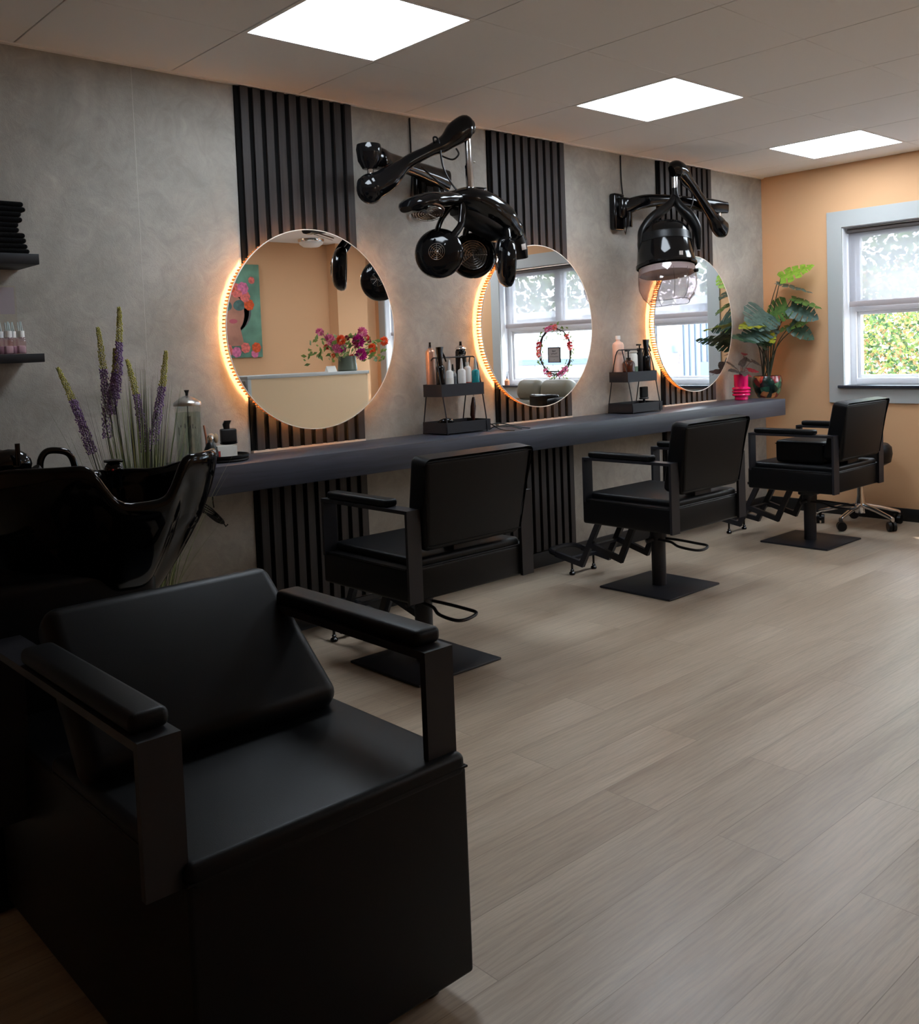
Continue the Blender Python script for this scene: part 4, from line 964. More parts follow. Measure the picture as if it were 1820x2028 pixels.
def dropper(lab):
    t = thing('applicator_bottle', lab, 'bottle', (1.108, -.125, 1.2785), group='small pink applicator bottles on the lower shelf')
    b = B(); b.box(-.014, .014, -.014, .014, 0, .058, bev=.005, seg=3); b.lathe([(.013, .056), (.010, .064), (0, .064)], n=16); b.obj('body', M['pinkglass'], t)
    b = B(); b.box(-.0125, .0125, -.0125, .0125, .003, .030, bev=.004, seg=2); b.obj('pale_liquid', mat('pink_liquid', s(206, 186, 192), .4), t)
    b = B(); b.lathe([(0, .060), (.0125, .060), (.0125, .082), (0, .083)], n=22); b.obj('cap', M['white'], t)
    b = B(); b.tube([(-.006, 0, .082), (-.008, 0, .112)], .002, n=6); b.tube([(.0, 0, .082), (0, 0, .115)], .002, n=6); b.tube([(.007, 0, .082), (.003, 0, .115)], .002, n=6); b.obj('applicator_tips', M['capclear'], t)
    return t
d0 = dropper('small pink applicator bottle at the right end of the lower shelf')
dup(d0, 'second small pink applicator bottle from the right on the lower shelf', (1.066, -.125, 1.2785))
dup(d0, 'third small pink applicator bottle from the right, cut by the picture edge', (1.022, -.125, 1.2785))
dup(d0, 'pink applicator bottle in the back row behind the rightmost one', (1.092, -.085, 1.2785))
dup(d0, 'pink applicator bottle in the back row behind the second one', (1.050, -.085, 1.2785))
t = thing('acrylic_card_display', 'clear acrylic stand with blank lilac-grey card behind the pink bottles on the lower shelf', 'display stand', (1.06, -.055, 1.2785))
B().box(-.20, .062, -.003, .003, .0, .246).obj('acrylic_sheet', M['jar'], t)
B().box(-.19, .055, -.0045, -.0035, .145, .240).obj('card', mat('lilac_card', s(150, 138, 142), .7), t)

# ------------------------------------------------------------------ monstera in floral pot, begonia in pink vase
def leaf_mesh(b, base, tip, nrm, width, slits=5, droop=.06, cup=.10, depth=.62, heart=True, n=70, m_=9, seed=0, solid=False):
    rnd = random.Random(seed)
    base = V(base); tip = V(tip); d = tip-base; Ln = d.length; d.normalize(); side = d.cross(V(nrm)).normalized(); up = side.cross(d).normalized()
    def margin(a):   # half width and forward sweep along the midrib parameter a
        if heart: w = (math.sin(PI*min(1, (a*.92+.08))**.62))**.8 if a < 1 else 0
        else: w = math.sin(PI*min(1, a))**.8
        return max(0, w)
    vs = []; fs = []; idx = {}
    ph = [rnd.random()*.06 for _ in range(2)]
    for sg in (0, 1):
        S = -1 if sg else 1
        for i in range(n+1):
            a = i/n; w = margin(a)*width
            fwd = (.16+.10*a)*w/width*Ln*.9*(1-a) if not heart else ((.30*a-.10)*w/width)*Ln*(1-a*.6)
            for j in range(m_+1):
                r = j/m_
                wv = 1+.05*math.sin(9*a*PI+seed)*r
                p = base + d*(a*Ln+fwd*r) + side*S*(w*r*wv) + up*(cup*w*(r**1.3) - droop*Ln*(a**2) - .10*w*r*r + .012*Ln*math.sin(22*a)*r)
                idx[(sg, i, j)] = len(vs); vs.append(p)
        for i in range(n):
            a = (i+.5)/n
            for j in range(m_):
                r = (j+.5)/m_
                cut = False
                if not solid and .12 < a < .90:
                    u = ((a-.12)/.78*slits+ph[sg]*5) % 1
                    cut = abs(u-.5) < .085 and r > 1-depth
                if not cut:
                    q = (idx[(sg, i, j)], idx[(sg, i+1, j)], idx[(sg, i+1, j+1)], idx[(sg, i, j+1)])
                    fs.append(q if sg else q[::-1])
    b.raw(vs, fs)
    bmesh.ops.remove_doubles(b.bm, verts=b.bm.verts[:], dist=.0004)
    return b
GL = [leaf_mat('monstera_leaf_light', s(112, 150, 44), s(150, 184, 64)), leaf_mat('monstera_leaf_dark', s(38, 60, 44), s(60, 86, 62)), leaf_mat('monstera_leaf_mid', s(66, 100, 46), s(94, 130, 58)), leaf_mat('monstera_leaf_yellow', s(120, 124, 20), s(160, 160, 36)), leaf_mat('monstera_leaf_blue', s(58, 80, 74), s(92, 116, 106))]
px_, py_ = 6.085, -.155
t = thing('monstera_plant', 'tall artificial monstera in a floral patterned bowl at the far end of the counter', 'plant', (px_, py_, .8255)); O = (px_, py_, .8255)
POTM = voro_mat('floral_pot', [s(14, 40, 34), s(40, 90, 72), s(136, 30, 36), s(236, 160, 104), s(22, 54, 48), s(90, 130, 96), s(190, 44, 46), s(16, 28, 26)], 24, .25, .2)
b = B(); b.lathe([(0, 0), (.060, 0), (.068, .006), (.088, .045), (.100, .090), (.1015, .115), (.096, .140), (.092, .152), (.088, .150), (.090, .138), (.092, .12), (0, .118)], n=48); b.obj('flower_pot', POTM, t)
B().lathe([(0, .128), (.09, .126), (.092, .12)], n=30).obj('soil', mat('dark_soil', (.01, .007, .005), .95, bump=.6, bscale=200), t)
leaves = [  # base, tip, normal, width, material, slits
    ((6.131, -.247, 1.655), (6.225, -.445, 1.738), (-.45, -.25, .85), .100, 0, 4),
    ((6.120, -.225, 1.622), (6.222, -.440, 1.548), (-.20, .0, .98), .075, 4, 5),
    ((6.165, -.310, 1.512), (6.245, -.490, 1.436), (-.30, -.05, .95), .065, 2, 4),
    ((6.150, -.285, 1.462), (6.085, -.150, 1.385), (-.60, -.45, .55), .10, 2, 5),
    ((6.075, -.160, 1.426), (5.760, -.225, 1.320), (-.42, -.70, .55), .135, 4, 5),
    ((6.010, -.170, 1.350), (5.640, -.215, 1.325), (-.25, -.30, .9), .075, 3, 4),
    ((6.085, -.165, 1.332), (5.690, -.225, 1.235), (-.35, -.60, .7), .11, 4, 6),
    ((5.900, -.185, 1.235), (5.560, -.215, 1.262), (-.30, -.45, .82), .075, 1, 5),
    ((5.860, -.190, 1.232), (6.090, -.170, 1.185), (-.35, -.60, .7), .085, 1, 4),
    ((6.157, -.304, 1.460), (6.238, -.468, 1.362), (-.55, -.45, .65), .105, 4, 5),
    ((6.200, -.390, 1.350), (6.105, -.200, 1.286), (-.35, -.2, .9), .060, 2, 5),
    ((6.155, -.305, 1.330), (6.225, -.440, 1.222), (-.55, -.45, .6), .075, 1, 4),
    ((6.02, -.14, 1.250), (5.96, -.26, 1.190), (-.5, -.5, .6), .07, 1, 3),
    ((6.00, -.18, 1.285), (5.93, -.30, 1.21), (-.5, -.5, .6), .06, 3, 3),
]
for i, (ba, ti, nr, w_, mi_, sl) in enumerate(leaves):
    b = B(); leaf_mesh(b, ba, ti, nr, w_, sl, seed=i, droop=.05); b.obj('leaf', GL[mi_], t, ang=70, org=O)
    p0 = V((px_+.03*math.cos(i*2.1), py_+.025*math.sin(i*2.1), .95)); e_ = V(ba); mid = p0.lerp(e_, .55); mid.z += .10*(e_.z-p0.z); mid.x = p0.x*.6+e_.x*.4; mid.y = p0.y*.6+e_.y*.4
    b = B(); b.tube([p0, mid, e_], [.0045, .0036, .0024], n=7, sm=8); b.obj('stem', mat('monstera_stem', s(40, 44, 22), .5) if i == 0 else bpy.data.materials['monstera_stem'], t, org=O)
vx, vy = 5.792, -.125
t = thing('begonia_vase', 'small spotted begonia in a hot pink ribbed vase on the counter, left of the monstera', 'plant', (vx, vy, .8255)); O = (vx, vy, .8255)
b = B(); b.lathe([(0, 0), (.042, 0), (.046, .004), (.044, .022), (.046, .026), (.058, .030), (.062, .037), (.058, .044), (.050, .047), (.060, .051), (.064, .058), (.060, .065), (.050, .068), (.060, .072), (.064, .079), (.058, .086), (.046, .092), (.048, .10), (.048, .172), (.045, .174), (.044, .17), (.044, .12), (0, .12)], n=44)
b.obj('vase', mat('hot_pink_glaze', s(228, 10, 100), .14, coat=.8), t)
BG = [leaf_mat('begonia_leaf_dark', s(46, 40, 34), s(110, 96, 90)), leaf_mat('begonia_leaf_red', s(120, 20, 34), s(170, 60, 66))]
for m_ in BG:
    nn = [n for n in m_.node_tree.nodes if n.type == 'TEX_NOISE'][0]; nn.inputs['Scale'].default_value = 160
bl = [((5.76, -.13, 1.02), (5.61, -.15, 1.045), 0, .035), ((5.75, -.11, 1.05), (5.66, -.10, 1.10), 0, .03), ((5.85, -.12, 1.145), (5.80, -.15, 1.135), 1, .024), ((5.85, -.12, 1.11), (5.91, -.15, 1.085), 0, .028), ((5.93, -.13, 1.09), (6.0, -.17, 1.055), 0, .024), ((5.84, -.15, 1.03), (5.93, -.19, 1.02), 1, .028), ((5.80, -.12, 1.06), (5.83, -.15, 1.12), 0, .025), ((5.78, -.16, 1.02), (5.70, -.21, 1.0), 0, .028), ((5.80, -.14, 1.01), (5.85, -.18, .985), 1, .022)]
for i, (ba, ti, mi_, w_) in enumerate(bl):
    b = B(); leaf_mesh(b, ba, ti, (-.3, -.45, .8), w_, solid=True, seed=i+40, n=12, m_=3, droop=.12); b.obj('leaf', BG[mi_], t, ang=70, org=O)
    b = B(); b.tube([(vx, vy, .975), ((vx+ba[0])/2, (vy+ba[1])/2, (.99+ba[2])/2+.01), ba], .0014, n=5, sm=4); b.obj('stem', mat('begonia_stem', s(110, 40, 36), .5) if i == 0 else bpy.data.materials['begonia_stem'], t, org=O)

# ------------------------------------------------------------------ tall artificial grass with purple flower spikes
gx, gy = 1.335, -.545
t = thing('flowering_grass_plant', 'tall artificial grass with purple flower spikes standing between the basin and the counter', 'plant', (gx, gy, 0)); O = (gx, gy, 0)
B().lathe([(0, 0), (.09, 0), (.10, .01), (.12, .20), (.115, .20), (.10, .19), (0, .19)], n=36).obj('plant_pot', M['satin'], t)
rg = random.Random(5)
M['grassA'] = mat('grass_green', s(112, 128, 80), .5); M['grassB'] = mat('grass_dark', s(40, 46, 34), .6); M['grassC'] = mat('grass_light', s(158, 166, 120), .5)
def blade(b, p0, d, h, lean, w):
    pts = []; N = 9
    for i in range(N+1):
        u = i/N; pts.append(V(p0)+V((d[0]*lean*u**1.6, d[1]*lean*u**1.6, h*u-.12*lean*u**3)))
    sd = V((d[1], -d[0], 0)).normalized()
    if sd.length < .1: sd = V((1, 0, 0))
    vs = []; fs = []
    for i, p in enumerate(pts):
        ww = w*(1-(i/N)**2.2)+.0002
        vs += [p-sd*ww, p+sd*ww, p+V((d[0], d[1], .0))*ww*.6]
    for i in range(N):
        for k in ((0, 1), (1, 2), (2, 0)): fs.append((3*i+k[0], 3*i+k[1], 3*i+3+k[1], 3*i+3+k[0]))
    b.raw(vs, fs)
for mi_, cnt, nm_ in ((0, 150, 'grassA'), (1, 90, 'grassB'), (2, 70, 'grassC')):
    b = B()
    for k in range(cnt):
        a = rg.uniform(0, 2*PI); rr = rg.uniform(0, .06); h = rg.uniform(.65, 1.15); lean = abs(rg.gauss(0, .12))+.02
        dx, dy = math.cos(a), math.sin(a)
        if gy+dy*lean*.8+.09 > -.36: lean = max(.01, min(lean, .06/max(.2, dy)))
        blade(b, (gx+dx*rr, gy+dy*rr*.7, .19), (dx, dy*.8), h-.19+.1, lean, rg.uniform(.0014, .0034))
    g = b.obj('grass_blades', M[nm_], t, org=O); g['kind'] = 'stuff'
b = B()
for k, (tipx, tipy, h, ln) in enumerate(((1.55, -.60, .62, .2), (1.60, -.66, .66, .3), (1.50, -.62, .50, .2), (1.46, -.58, .45, .12), (1.53, -.66, .55, .2), (1.45, -.6, .56, .1))):
    d = V((tipx-gx, tipy-gy, 0)).normalized(); blade(b, (gx, gy, .19), (d.x, d.y), h-.1, ln, .003)
o = b.obj('grass_blades', M['grassA'], t, org=O); o['kind'] = 'stuff'
spk = [((1.231, -.398, .929), (1.157, -.309, 1.227)), ((1.275, -.43, .98), (1.268, -.400, 1.36)), ((1.383, -.533, .952), (1.436, -.558, 1.27)), ((1.368, -.522, .927), (1.335, -.469, 1.245)), ((1.301, -.447, 1.112), (1.327, -.447, 1.426)), ((1.285, -.44, 1.06), (1.307, -.44, 1.285))]
M['purple'] = mat('purple_floret', s(132, 104, 150), .8, var=.35, vscale=160); M['bud'] = mat('yellow_green_bud', s(176, 172, 92), .7, var=.35, vscale=160)
for i, (p0, p1) in enumerate(spk):
    p0 = V(p0); p1 = V(p1); root = V((gx, gy, .19)); d0 = (p0-root).normalized()
    b = B(); bb = B(); ax = (p1-p0); Ls = ax.length; N = 420
    bend = V((.0, 0, 0))
    for k in range(N):
        u = k/N; c = p0+ax*u+V((.010*math.sin(u*2.4), 0, 0)); r = (.0150*(1-u)**.5+.0035); a = k*2.39996
        sd = ax.orthogonal().normalized(); s2 = ax.normalized().cross(sd)
        p = c+(sd*math.cos(a)+s2*math.sin(a))*r*rg.uniform(.5, 1.0); sz = (.0036 if u < .62 else .0030)*rg.uniform(.8, 1.3)
        tgt = b if u < .62 else bb
        tb = [p+V((sz, 0, 0)), p+V((-sz, 0, 0)), p+V((0, sz, 0)), p+V((0, -sz, 0)), p+V((0, 0, sz)), p+V((0, 0, -sz))]
        tgt.raw(tb, [(0, 2, 4), (2, 1, 4), (1, 3, 4), (3, 0, 4), (2, 0, 5), (1, 2, 5), (3, 1, 5), (0, 3, 5)])
    sp = b.obj('flower_spike', M['purple'], t, ang=10, org=O); bb.obj('spike_tip', M['bud'], sp, ang=10, org=O)
    b = B(); b.tube([root, root.lerp(p0, .5)+V((0, 0, .02)), p0, p0+ax*.5+V((.008, 0, 0)), p1], [.0022, .002, .002, .0015, .0008], n=6, sm=5); b.obj('stem', M['grassB'], t, org=O)

# ------------------------------------------------------------------ reception corner (seen in the first mirror)
t = thing('reception_desk', 'beige reception desk with white framed top edge, reflected at the bottom of the first mirror', 'desk', (4.72, -3.85, 0)); O = (4.72, -3.85, 0)
M['beige'] = mat('speckled_beige_panel', s(216, 186, 150), .7, var=.08, vscale=300)
b = B(); b.box(4.11, 5.33, -3.70, -3.68, 0, 1.062); b.obj('front_panel', M['beige'], t, org=O)
b = B(); b.box(4.075, 5.365, -4.15, -3.672, 1.062, 1.090, bev=.003); b.obj('desk_top', M['trimw'], t, org=O)
b = B(); b.box(4.075, 4.11, -4.15, -3.672, 0, 1.062, bev=.002); b.obj('side_panel', M['trimw'], t, org=O)
b = B(); b.box(5.33, 5.36, -4.15, -3.69, 0, 1.062, bev=.002); b.obj('side_panel', M['beige'], t, org=O)
b = B(); b.box(3.99, 4.07, -4.15, -3.70, 0, 1.05, bev=.003); b.obj('end_cabinet', mat('taupe_cabinet', s(120, 110, 98), .6), t, org=O)
t = thing('flower_arrangement', 'bouquet of pink, magenta and orange flowers in a glass vase on the reception desk', 'flowers', (5.20, -3.86, 1.0905)); O = (5.20, -3.86, 1.0905)
b = B(); b.lathe([(0, 0), (.085, 0), (.095, .01), (.085, .10), (.080, .14), (.076, .14), (.080, .10), (.088, .015), (0, .012)], c=(.05, 0, 0), n=36); b.obj('vase', mat('grey_glass_vase', s(100, 110, 96), .1, trans=.3), t)
def bloom(b, c, r, petals, nrm=(0, .6, .5), rings=4, rd=None):
    q = V(nrm).normalized().to_track_quat('Z', 'Y').to_matrix(); rd = rd or random.Random(1)
    for k in range(petals):
        u = (k+.5)/petals; th = math.acos(1-1.35*u); ph = k*2.39996
        d = q @ V((math.sin(th)*math.cos(ph), math.sin(th)*math.sin(ph), math.cos(th))); sd = d.orthogonal().normalized(); s2 = d.cross(sd)
        L1 = r*rd.uniform(.85, 1.1); w = r*.22; p = V(c)
        b.raw([p+d*L1*.25, p+d*L1*.7+sd*w, p+d*L1, p+d*L1*.7-sd*w, p+d*L1*.75+s2*w*.5], [(0, 1, 4), (1, 2, 4), (2, 3, 4), (3, 0, 4)])
FM = {n: mat('petal_'+n, c, .6) for n, c in (('magenta', s(190, 20, 130)), ('pink', s(228, 120, 160)), ('orange', s(232, 92, 40)), ('red', s(200, 34, 44)), ('crimson', s(130, 20, 50)), ('coral', s(240, 120, 110)))}
LG = leaf_mat('bouquet_leaf', s(70, 96, 40), s(120, 140, 60))
# positions given as (x, z) across the reflected view, y around the desk line
fl = [(4.93, 1.46, 'pink', .04), (4.99, 1.385, 'pink', .055), (5.08, 1.38, 'orange', .05), (5.13, 1.32, 'magenta', .055), (5.04, 1.30, 'pink', .045), (4.97, 1.32, 'red', .03), (5.27, 1.37, 'magenta', .065), (5.30, 1.45, 'pink', .05), (5.19, 1.40, 'crimson', .03), (5.35, 1.40, 'red', .03), (5.31, 1.24, 'magenta', .06), (5.43, 1.30, 'orange', .045), (5.41, 1.25, 'orange', .035), (5.53, 1.36, 'orange', .045), (5.50, 1.30, 'orange', .03), (5.02, 1.24, 'orange', .022), (5.22, 1.33, 'crimson', .035), (5.24, 1.22, 'coral', .03), (5.40, 1.37, 'crimson', .025)]
rb = random.Random(3); fl = [(5.2+(x-5.2)*1.12+.05, z_, cn, r*1.1) for (x, z_, cn, r) in fl]
for (x, z_, cn, r) in fl:
    y = -3.86+rb.uniform(-.02, .12); b = B(); bloom(b, (x, y, z_), r, 46 if r > .04 else 26, (rb.uniform(-.5, .2), .7, .4), rd=rb); b.obj('bloom', FM[cn], t, ang=60, org=O)
b = B()
for k in range(150):
    a = rb.uniform(-.34, .44); c = V((5.2+a, -3.86+rb.uniform(-.12, .14), 1.20+rb.uniform(0, .22)-abs(a)*.1)); d = V((rb.uniform(-1, 1)+a*2, rb.uniform(-.6, .8), rb.uniform(-.2, 1))).normalized()
    Lf_ = rb.uniform(.04, .09); sd = d.cross(V((0, 1, .2))).normalized()*Lf_*.22; b.raw([c, c+d*Lf_*.5+sd, c+d*Lf_, c+d*Lf_*.5-sd], [(0, 1, 2, 3)])
o = b.obj('foliage', LG, t, org=O); o['kind'] = 'stuff'
b = B()
for (x, z_, cn, r) in fl: b.tube([(5.25, -3.86, 1.11), ((x+5.2)/2, -3.84, (z_+1.2)/2), (x, -3.82, z_)], .0025, n=5, sm=3)
o = b.obj('flower_stems', LG, t, org=O); o['kind'] = 'stuff'
t = thing('desk_card', 'small white folded card standing beside the flower vase on the reception desk', 'card', (5.02, -3.80, 1.0905))
b = B(); b.prism([(-.03, 0), (.03, 0), (.0, .055)], -.05, .05, 'yz', bev=0); b.obj('card', M['paper'], t)
# canvas print on the right wall
t = thing('canvas_print', 'tall teal canvas of a woman in sunglasses and flowers, seen in the first mirror', 'picture', (4.60, YR, 1.71)); O = (0, 0, 0)
wc, hc2 = .29, .455
B().box(-wc, wc, .002, .022, -hc2, hc2, bev=.002).obj('canvas', mat('teal_canvas', s(104, 146, 124), .7, var=.25, vscale=7), t)
def disc(b, x, z, rx, rz_, y=.0232, n=28, tilt_=0):
    c_, s_ = math.cos(tilt_), math.sin(tilt_)
    b.raw([(x+rx*math.cos(2*PI*i/n)*c_-rz_*math.sin(2*PI*i/n)*s_, y, z+rx*math.cos(2*PI*i/n)*s_+rz_*math.sin(2*PI*i/n)*c_) for i in range(n)], [tuple(range(n))])
b = B(); disc(b, -.03, .02, .19, .24); disc(b, -.02, .0, .20, .20); b.obj('painted_hair', mat('print_hair', s(92, 84, 84), .7), t)
b = B(); disc(b, -.02, -.02, .125, .18, .0240); b.raw([(x, .0239, z) for x, z in ((-.08, -.15), (.05, -.15), (.09, -.34), (-.14, -.34))], [(0, 1, 2, 3)]); b.obj('painted_face', mat('print_skin', s(170, 116, 96), .7, var=.2, vscale=9), t)
b = B(); disc(b, .055, .055, .068, .052, .0248, tilt_=.15); disc(b, -.095, .05, .068, .052, .0248, tilt_=-.15); b.obj('painted_glasses', mat('print_lens', s(64, 98, 92), .4, var=.5, vscale=14), t)
b = B(); disc(b, -.02, -.10, .045, .022, .0248); b.obj('painted_lips', mat('print_lips', s(182, 84, 96), .6), t)
for cn, lst in (('coral', [(.03, .20, .07), (-.12, .22, .07), (.12, .14, .055), (.20, .30, .035), (.10, -.36, .05), (-.1, -.38, .06)]), ('orange', [(-.04, .24, .065), (.16, .06, .055), (.22, -.36, .05), (-.2, .15, .05)]), ('pink', [(.10, .22, .06), (-.19, .24, .05), (.0, -.40, .05), (.2, -.42, .04), (-.22, -.36, .05)])):
    b = B()
    for (x, z_, r) in lst:
        for k in range(7):
            a = 2*PI*k/7; disc(b, x+r*.55*math.cos(a), z_+r*.55*math.sin(a), r*.5, r*.5, .0250+.0002*k, 14)
    b.obj('painted_flowers', mat('print_'+cn, [c*.8 for c in FM[cn].node_tree.nodes['Principled BSDF'].inputs['Base Color'].default_value[:3]], .7, var=.35, vscale=40), t)

# ------------------------------------------------------------------ by the window: wreath, sign, sill things, recliner (seen in the middle mirror)
wy, wz = -2.17, 1.20
t = thing('flower_wreath', 'round twig wreath with pink and coral blossoms hanging in the large window', 'wreath', (L-.02, wy, wz)); O = (L-.02, wy, wz)
b = B(); rw = random.Random(9)
for k in range(3): b.tube([(L-.02+rw.uniform(-.008, .008), wy+(.185+rw.uniform(-.012, .012))*math.cos(2*PI*i/26), wz+(.21+rw.uniform(-.012, .012))*math.sin(2*PI*i/26)) for i in range(26)], .004, n=6, closed=True)
b.obj('twig_ring', mat('dark_twig', s(52, 40, 30), .8), t, org=O)
for (a, cn) in ((80, 'pink'), (66, 'pink'), (95, 'coral'), (145, 'coral'), (165, 'red'), (172, 'coral'), (8, 'coral'), (-6, 'coral'), (18, 'red'), (-120, 'pink'), (-108, 'pink'), (-132, 'pink'), (-72, 'coral'), (-55, 'pink')):
    r_ = math.radians(180-a); b = B(); bloom(b, (L-.03, wy+.19*math.cos(r_), wz+.215*math.sin(r_)), .032, 26, (-.8, rw.uniform(-.3, .3), .3), rd=rw); b.obj('blossom', FM[cn], t, ang=60, org=O)
b = B()
for k in range(150):
    a = rw.uniform(0, 2*PI); r0 = rw.uniform(.8, 1.25); c = V((L-.02, wy+.19*r0*math.cos(a), wz+.21*r0*math.sin(a))); d = V((rw.uniform(-.3, .2), rw.uniform(-1, 1), rw.uniform(-1, 1))).normalized(); l_ = rw.uniform(.02, .045); sd = d.cross(V((1, 0, 0))).normalized()*l_*.2
    b.raw([c, c+d*l_*.5+sd, c+d*l_, c+d*l_*.5-sd], [(0, 1, 2, 3)])
o = b.obj('greenery', LG, t, org=O); o['kind'] = 'stuff'
t = thing('window_sign', 'small square dark-framed grey sign hanging inside the flower wreath', 'sign', (L-.03, -2.17, 1.17))
b = B()
for c_ in ((-.072, .072, -.068, -.062), (-.072, .072, .062, .068), (-.072, -.066, -.068, .068), (.066, .072, -.068, .068)): b.box(-.006, .006, c_[0], c_[1], c_[2], c_[3])
b.obj('sign_frame', M['satin'], t); B().box(-.003, .003, -.068, .068, -.064, .064).obj('sign_board', mat('sign_grey', s(160, 150, 148), .7), t)
b = B(); b.tube([(0, -.05, .066), (0, 0, .165), (0, .05, .066)], .0012, n=5); b.tube([(0, 0, .165), (0, 0, .235)], .0012, n=5); b.obj('hanging_cord', M['satin'], t)
b = B(); rs = random.Random(2)
for row, (w_, zz) in enumerate(((.022, .034), (.036, .012), (.05, -.016))):
    pts = [(-.0042, -w_+2*w_*i/18, zz+.006*math.sin(i*1.9+row)+rs.uniform(-.003, .003)) for i in range(19)]; b.tube(pts, .0010, n=4)
b.sph((-.0042, 0, -.040), .0025, 6); b.obj('handwriting', M['black'], t)
t = thing('sill_stand', 'small black metal stand on the window sill below the wreath', 'stand', (L-.005, -2.17, .8995))
b = B(); b.box(-.03, .03, -.105, .105, .118, .130, bev=.002); b.cyl((0, -.03, 0), (0, -.03, .12), .004, n=10); b.cyl((0, .03, 0), (0, .03, .12), .004, n=10); b.box(-.03, .03, -.06, .06, 0, .004); b.obj('stand_frame', M['satin'], t)
t = thing('reed_diffuser', 'small amber reed diffuser on the window sill at the left edge of the middle mirror', 'diffuser', (L-.005, -2.80, .8995))
b = B(); b.lathe([(0, 0), (.022, 0), (.024, .005), (.024, .045), (.010, .055), (.010, .062), (0, .062)], n=24); b.obj('bottle', mat('amber_glass_pale', s(196, 130, 96), .15), t)
b = B()
for k in range(5): b.tube([(0, 0, .05), (.012*math.cos(k*1.3), .02*math.sin(k*1.3), .13)], .0012, n=5)
b.obj('reeds', M['satin'], t)
# olive recliner below the window
t = thing('recliner_chair', 'olive brown padded leather recliner with dark shell, reflected at the bottom of the middle mirror', 'armchair', (5.86, -2.02, 0)); O = (5.86, -2.02, 0)
M['olive'] = mat('olive_leather', s(112, 104, 88), .45, bump=.2, bscale=60); 
for y0, y1 in ((-2.33, -2.055), (-2.05, -1.70)):
    b = B(); b.box(5.93, 6.09, y0, y1, .78, .965, bev=.07, seg=5, rot=Matrix.Rotation(math.radians(10), 3, 'Y')); b.box(5.90, 6.03, y0+.01, y1-.01, .50, .80, bev=.05, seg=4, rot=Matrix.Rotation(math.radians(10), 3, 'Y')); b.obj('back_cushion', M['olive'], t, org=O)
b = B(); b.box(5.52, 5.95, -2.30, -1.72, .36, .50, bev=.05, seg=4); b.obj('seat_cushion', M['olive'], t, org=O)
for y0, y1 in ((-2.40, -2.31), (-1.73, -1.64)): B().box(5.52, 5.96, y0, y1, .34, .64, bev=.04, seg=4).obj('arm_pad', M['olive'], t, org=O)
b = B(); b.lathe([(0, 0), (.25, 0), (.26, .01), (.24, .02), (.04, .035), (.03, .34), (0, .34)], c=(5.80, -2.02, 0), n=40); b.obj('swivel_base', M['satin'], t, org=O)
b = B(); b.box(5.62, 5.66, -1.86, -1.55, .44, .86, bev=.018, seg=3); b.obj('side_shell', M['gloss'], t, org=O)

# ------------------------------------------------------------------ outside the windows
G = struct(B().box(L+T+.001, 40, -30, 25, -.5, -.30).obj('trim_2', mat('outdoor_paving', s(120, 118, 116), .9, var=.1)), 'grey paved yard outside the windows', 'ground')
def brick_mat(name, c1, c2, mc, sc=(1, 1, 1), w=.42, h=.12):
    m = bpy.data.materials.new(name); m.use_nodes = True; nt = m.node_tree; b = nt.nodes['Principled BSDF']; v = mapping(nt, (1, 1, 1), (PI/2, 0, PI/2)); br = nt.nodes.new('ShaderNodeTexBrick')
    sx = nt.nodes.new('ShaderNodeSeparateXYZ'); tcn = nt.nodes.new('ShaderNodeTexCoord'); nt.links.new(tcn.outputs['Object'], sx.inputs[0]); cx = nt.nodes.new('ShaderNodeCombineXYZ'); nt.links.new(sx.outputs[1], cx.inputs[0]); nt.links.new(sx.outputs[2], cx.inputs[1]); nt.links.new(cx.outputs[0], br.inputs['Vector'])
    br.inputs['Scale'].default_value = 1; br.inputs['Brick Width'].default_value = w; br.inputs['Row Height'].default_value = h; br.inputs['Mortar Size'].default_value = .012
    br.inputs['Color1'].default_value = (*c1, 1); br.inputs['Color2'].default_value = (*c2, 1); br.inputs['Mortar'].default_value = (*mc, 1); nt.links.new(br.outputs[0], b.inputs['Base Color']); b.inputs['Roughness'].default_value = .8; return m
t = thing('brick_building', 'pale grey brick building across the yard, seen through the window in the middle mirror', 'building', (12.2, -10.5, -.3)); O = (12.2, -10.5, -.3)
b = B(); b.box(12.0, 14, -16, -5.4, -.3, 1.75); b.obj('brick_wall', brick_mat('pale_brick', s(140, 145, 152), s(154, 158, 164), s(112, 118, 126)), t, org=O)
b = B(); b.box(11.96, 12.0, -16, -5.4, .96, 1.05); b.obj('blue_band', mat('blue_grey_band', s(80, 96, 122), .6), t, org=O)
b = B(); b.box(11.9, 14, -16, -5.35, 1.75, 1.86); b.obj('roof_edge', M['trimw'], t, org=O)
b = B(); b.box(11.95, 12.0, -7.15, -6.65, 1.05, 1.75); b.obj('white_door_frame', M['pvc'], t, org=O)
t = thing('metal_clad_shed', 'grey ribbed metal clad shed outside, seen through the window in the farthest mirror', 'building', (12.0, -4.3, -.3)); O = (12.0, -4.3, -.3)
b = B(); b.box(12.0, 13.5, -4.78, -3.2, -.3, 1.80)
for k in range(16): b.box(11.975, 12.0, -4.76+.1*k, -4.72+.1*k, -.3, 1.80)
b.obj('ribbed_cladding', mat('metal_cladding', s(112, 124, 138), .4, metal=.2), t, org=O)
b = B(); b.box(11.94, 13.5, -4.80, -3.2, 1.80, 1.92); b.obj('roof_edge', M['trimw'], t, org=O)
b = B(); b.box(11.96, 11.99, -4.42, -4.10, -.1, .95, bev=.01); b.obj('hatch', mat('dark_hatch', s(84, 94, 110), .5), t, org=O)
t = thing('white_house', 'low white rendered house with a dark window beside the metal shed outside', 'building', (12.3, -5.1, -.3)); O = (12.3, -5.1, -.3)
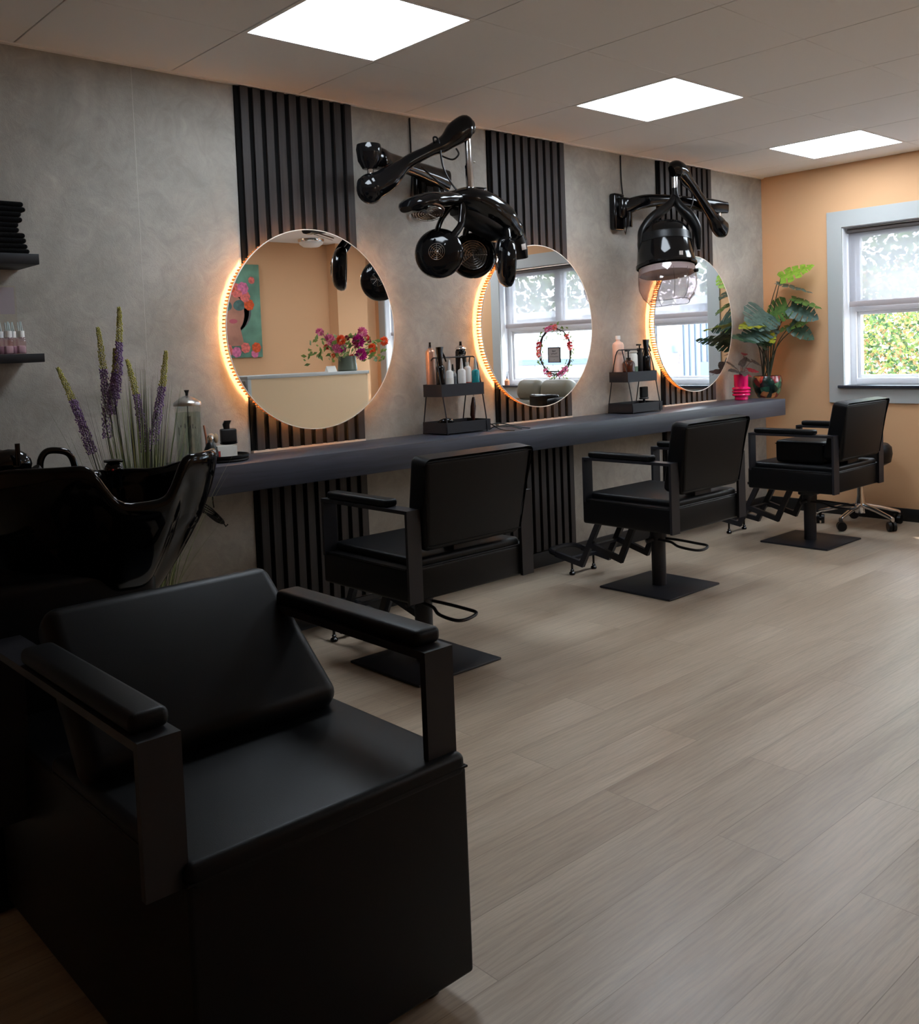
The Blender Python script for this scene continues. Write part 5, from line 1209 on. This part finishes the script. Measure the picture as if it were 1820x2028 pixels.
b = B(); b.box(12.25, 14, -5.38, -4.80, -.3, 1.7); b.obj('rendered_wall', mat('white_render', s(168, 172, 176), .8), t, org=O)
b = B(); b.box(12.22, 12.25, -5.10, -4.92, 1.10, 1.36); b.obj('house_window', mat('house_pane', s(110, 124, 140), .2), t, org=O)
t = thing('ladder', 'aluminium ladder leaning on the white house outside, seen in the farthest mirror', 'ladder', (11.7, -5.0, -.3))
b = B()
for y in (-.14, .14): b.tube([(0, y, 0), (.45, y*.8, 1.50)], .02, n=6)
for k in range(6): b.tube([(.04+.07*k, -.13, .15+.24*k), (.04+.07*k, .13, .15+.24*k)], .012, n=6)
b.obj('ladder_frame', mat('aluminium_red', s(214, 196, 196), .4), t)
rh = random.Random(11)
def foliage(name, label, cat, c, ext, n, mats, sz, group=None):
    t = thing(name, label, cat, (c[0], c[1], -.3), group=group)
    B().tube([(0, 0, 0), (.05, .03, c[2]+.3)], [.10, .05], n=8).obj('trunk', mat('bark', s(70, 56, 44), .9) if 'bark' not in bpy.data.materials else bpy.data.materials['bark'], t)
    for k, mt in enumerate(mats):
        b = B()
        for i in range(n//len(mats)):
            while True:
                p = V((rh.uniform(-1, 1), rh.uniform(-1, 1), rh.uniform(-1, 1)))
                if .25 < p.length < 1: break
            p = V((p.x*ext[0], p.y*ext[1], p.z*ext[2]+c[2]+.3)); d = V((rh.uniform(-1, 1), rh.uniform(-1, 1), rh.uniform(-1, .6))).normalized(); sd = d.orthogonal().normalized()
            sd = (Matrix.Rotation(rh.uniform(0, 6.28), 3, d) @ sd)*sz*.35; l_ = sz*rh.uniform(.7, 1.3)
            b.raw([p, p+d*l_*.5+sd, p+d*l_, p+d*l_*.5-sd], [(0, 1, 2, 3)])
        o = b.obj('leaves', mt, t); o['kind'] = 'stuff'
    return t
LM = [leaf_mat('shrub_light', s(134, 150, 70), s(164, 172, 92), .6), leaf_mat('shrub_mid', s(86, 120, 62), s(118, 144, 78), .6), leaf_mat('shrub_dark', s(46, 76, 46), s(74, 102, 64), .6), leaf_mat('shrub_rust', s(150, 116, 84), s(168, 138, 92), .6)]
foliage('garden_shrub', 'dense sunlit green and yellow shrub right outside the window by the far corner', 'shrub', (8.9, .2, .75), (.7, 1.5, 1.15), 20000, LM, .045)
foliage('garden_tree', 'tall pale green tree behind the shrub outside the far window', 'tree', (12.5, .8, 2.6), (1.6, 2.6, 2.4), 9000, [LM[1], LM[2]], .11)
for k, (x, y) in enumerate(((17, -14.6), (17, -9.6), (17, -4.6))):
    foliage('garden_tree', ['green tree behind the left part of the brick building outside', 'green tree behind the right part of the brick building outside', 'green tree behind the metal clad shed outside'][k], 'tree', (x, y, 2.6), (1.4, 2.4, 1.9), 2400, [LM[1], LM[2]], .2, 'trees behind the buildings')
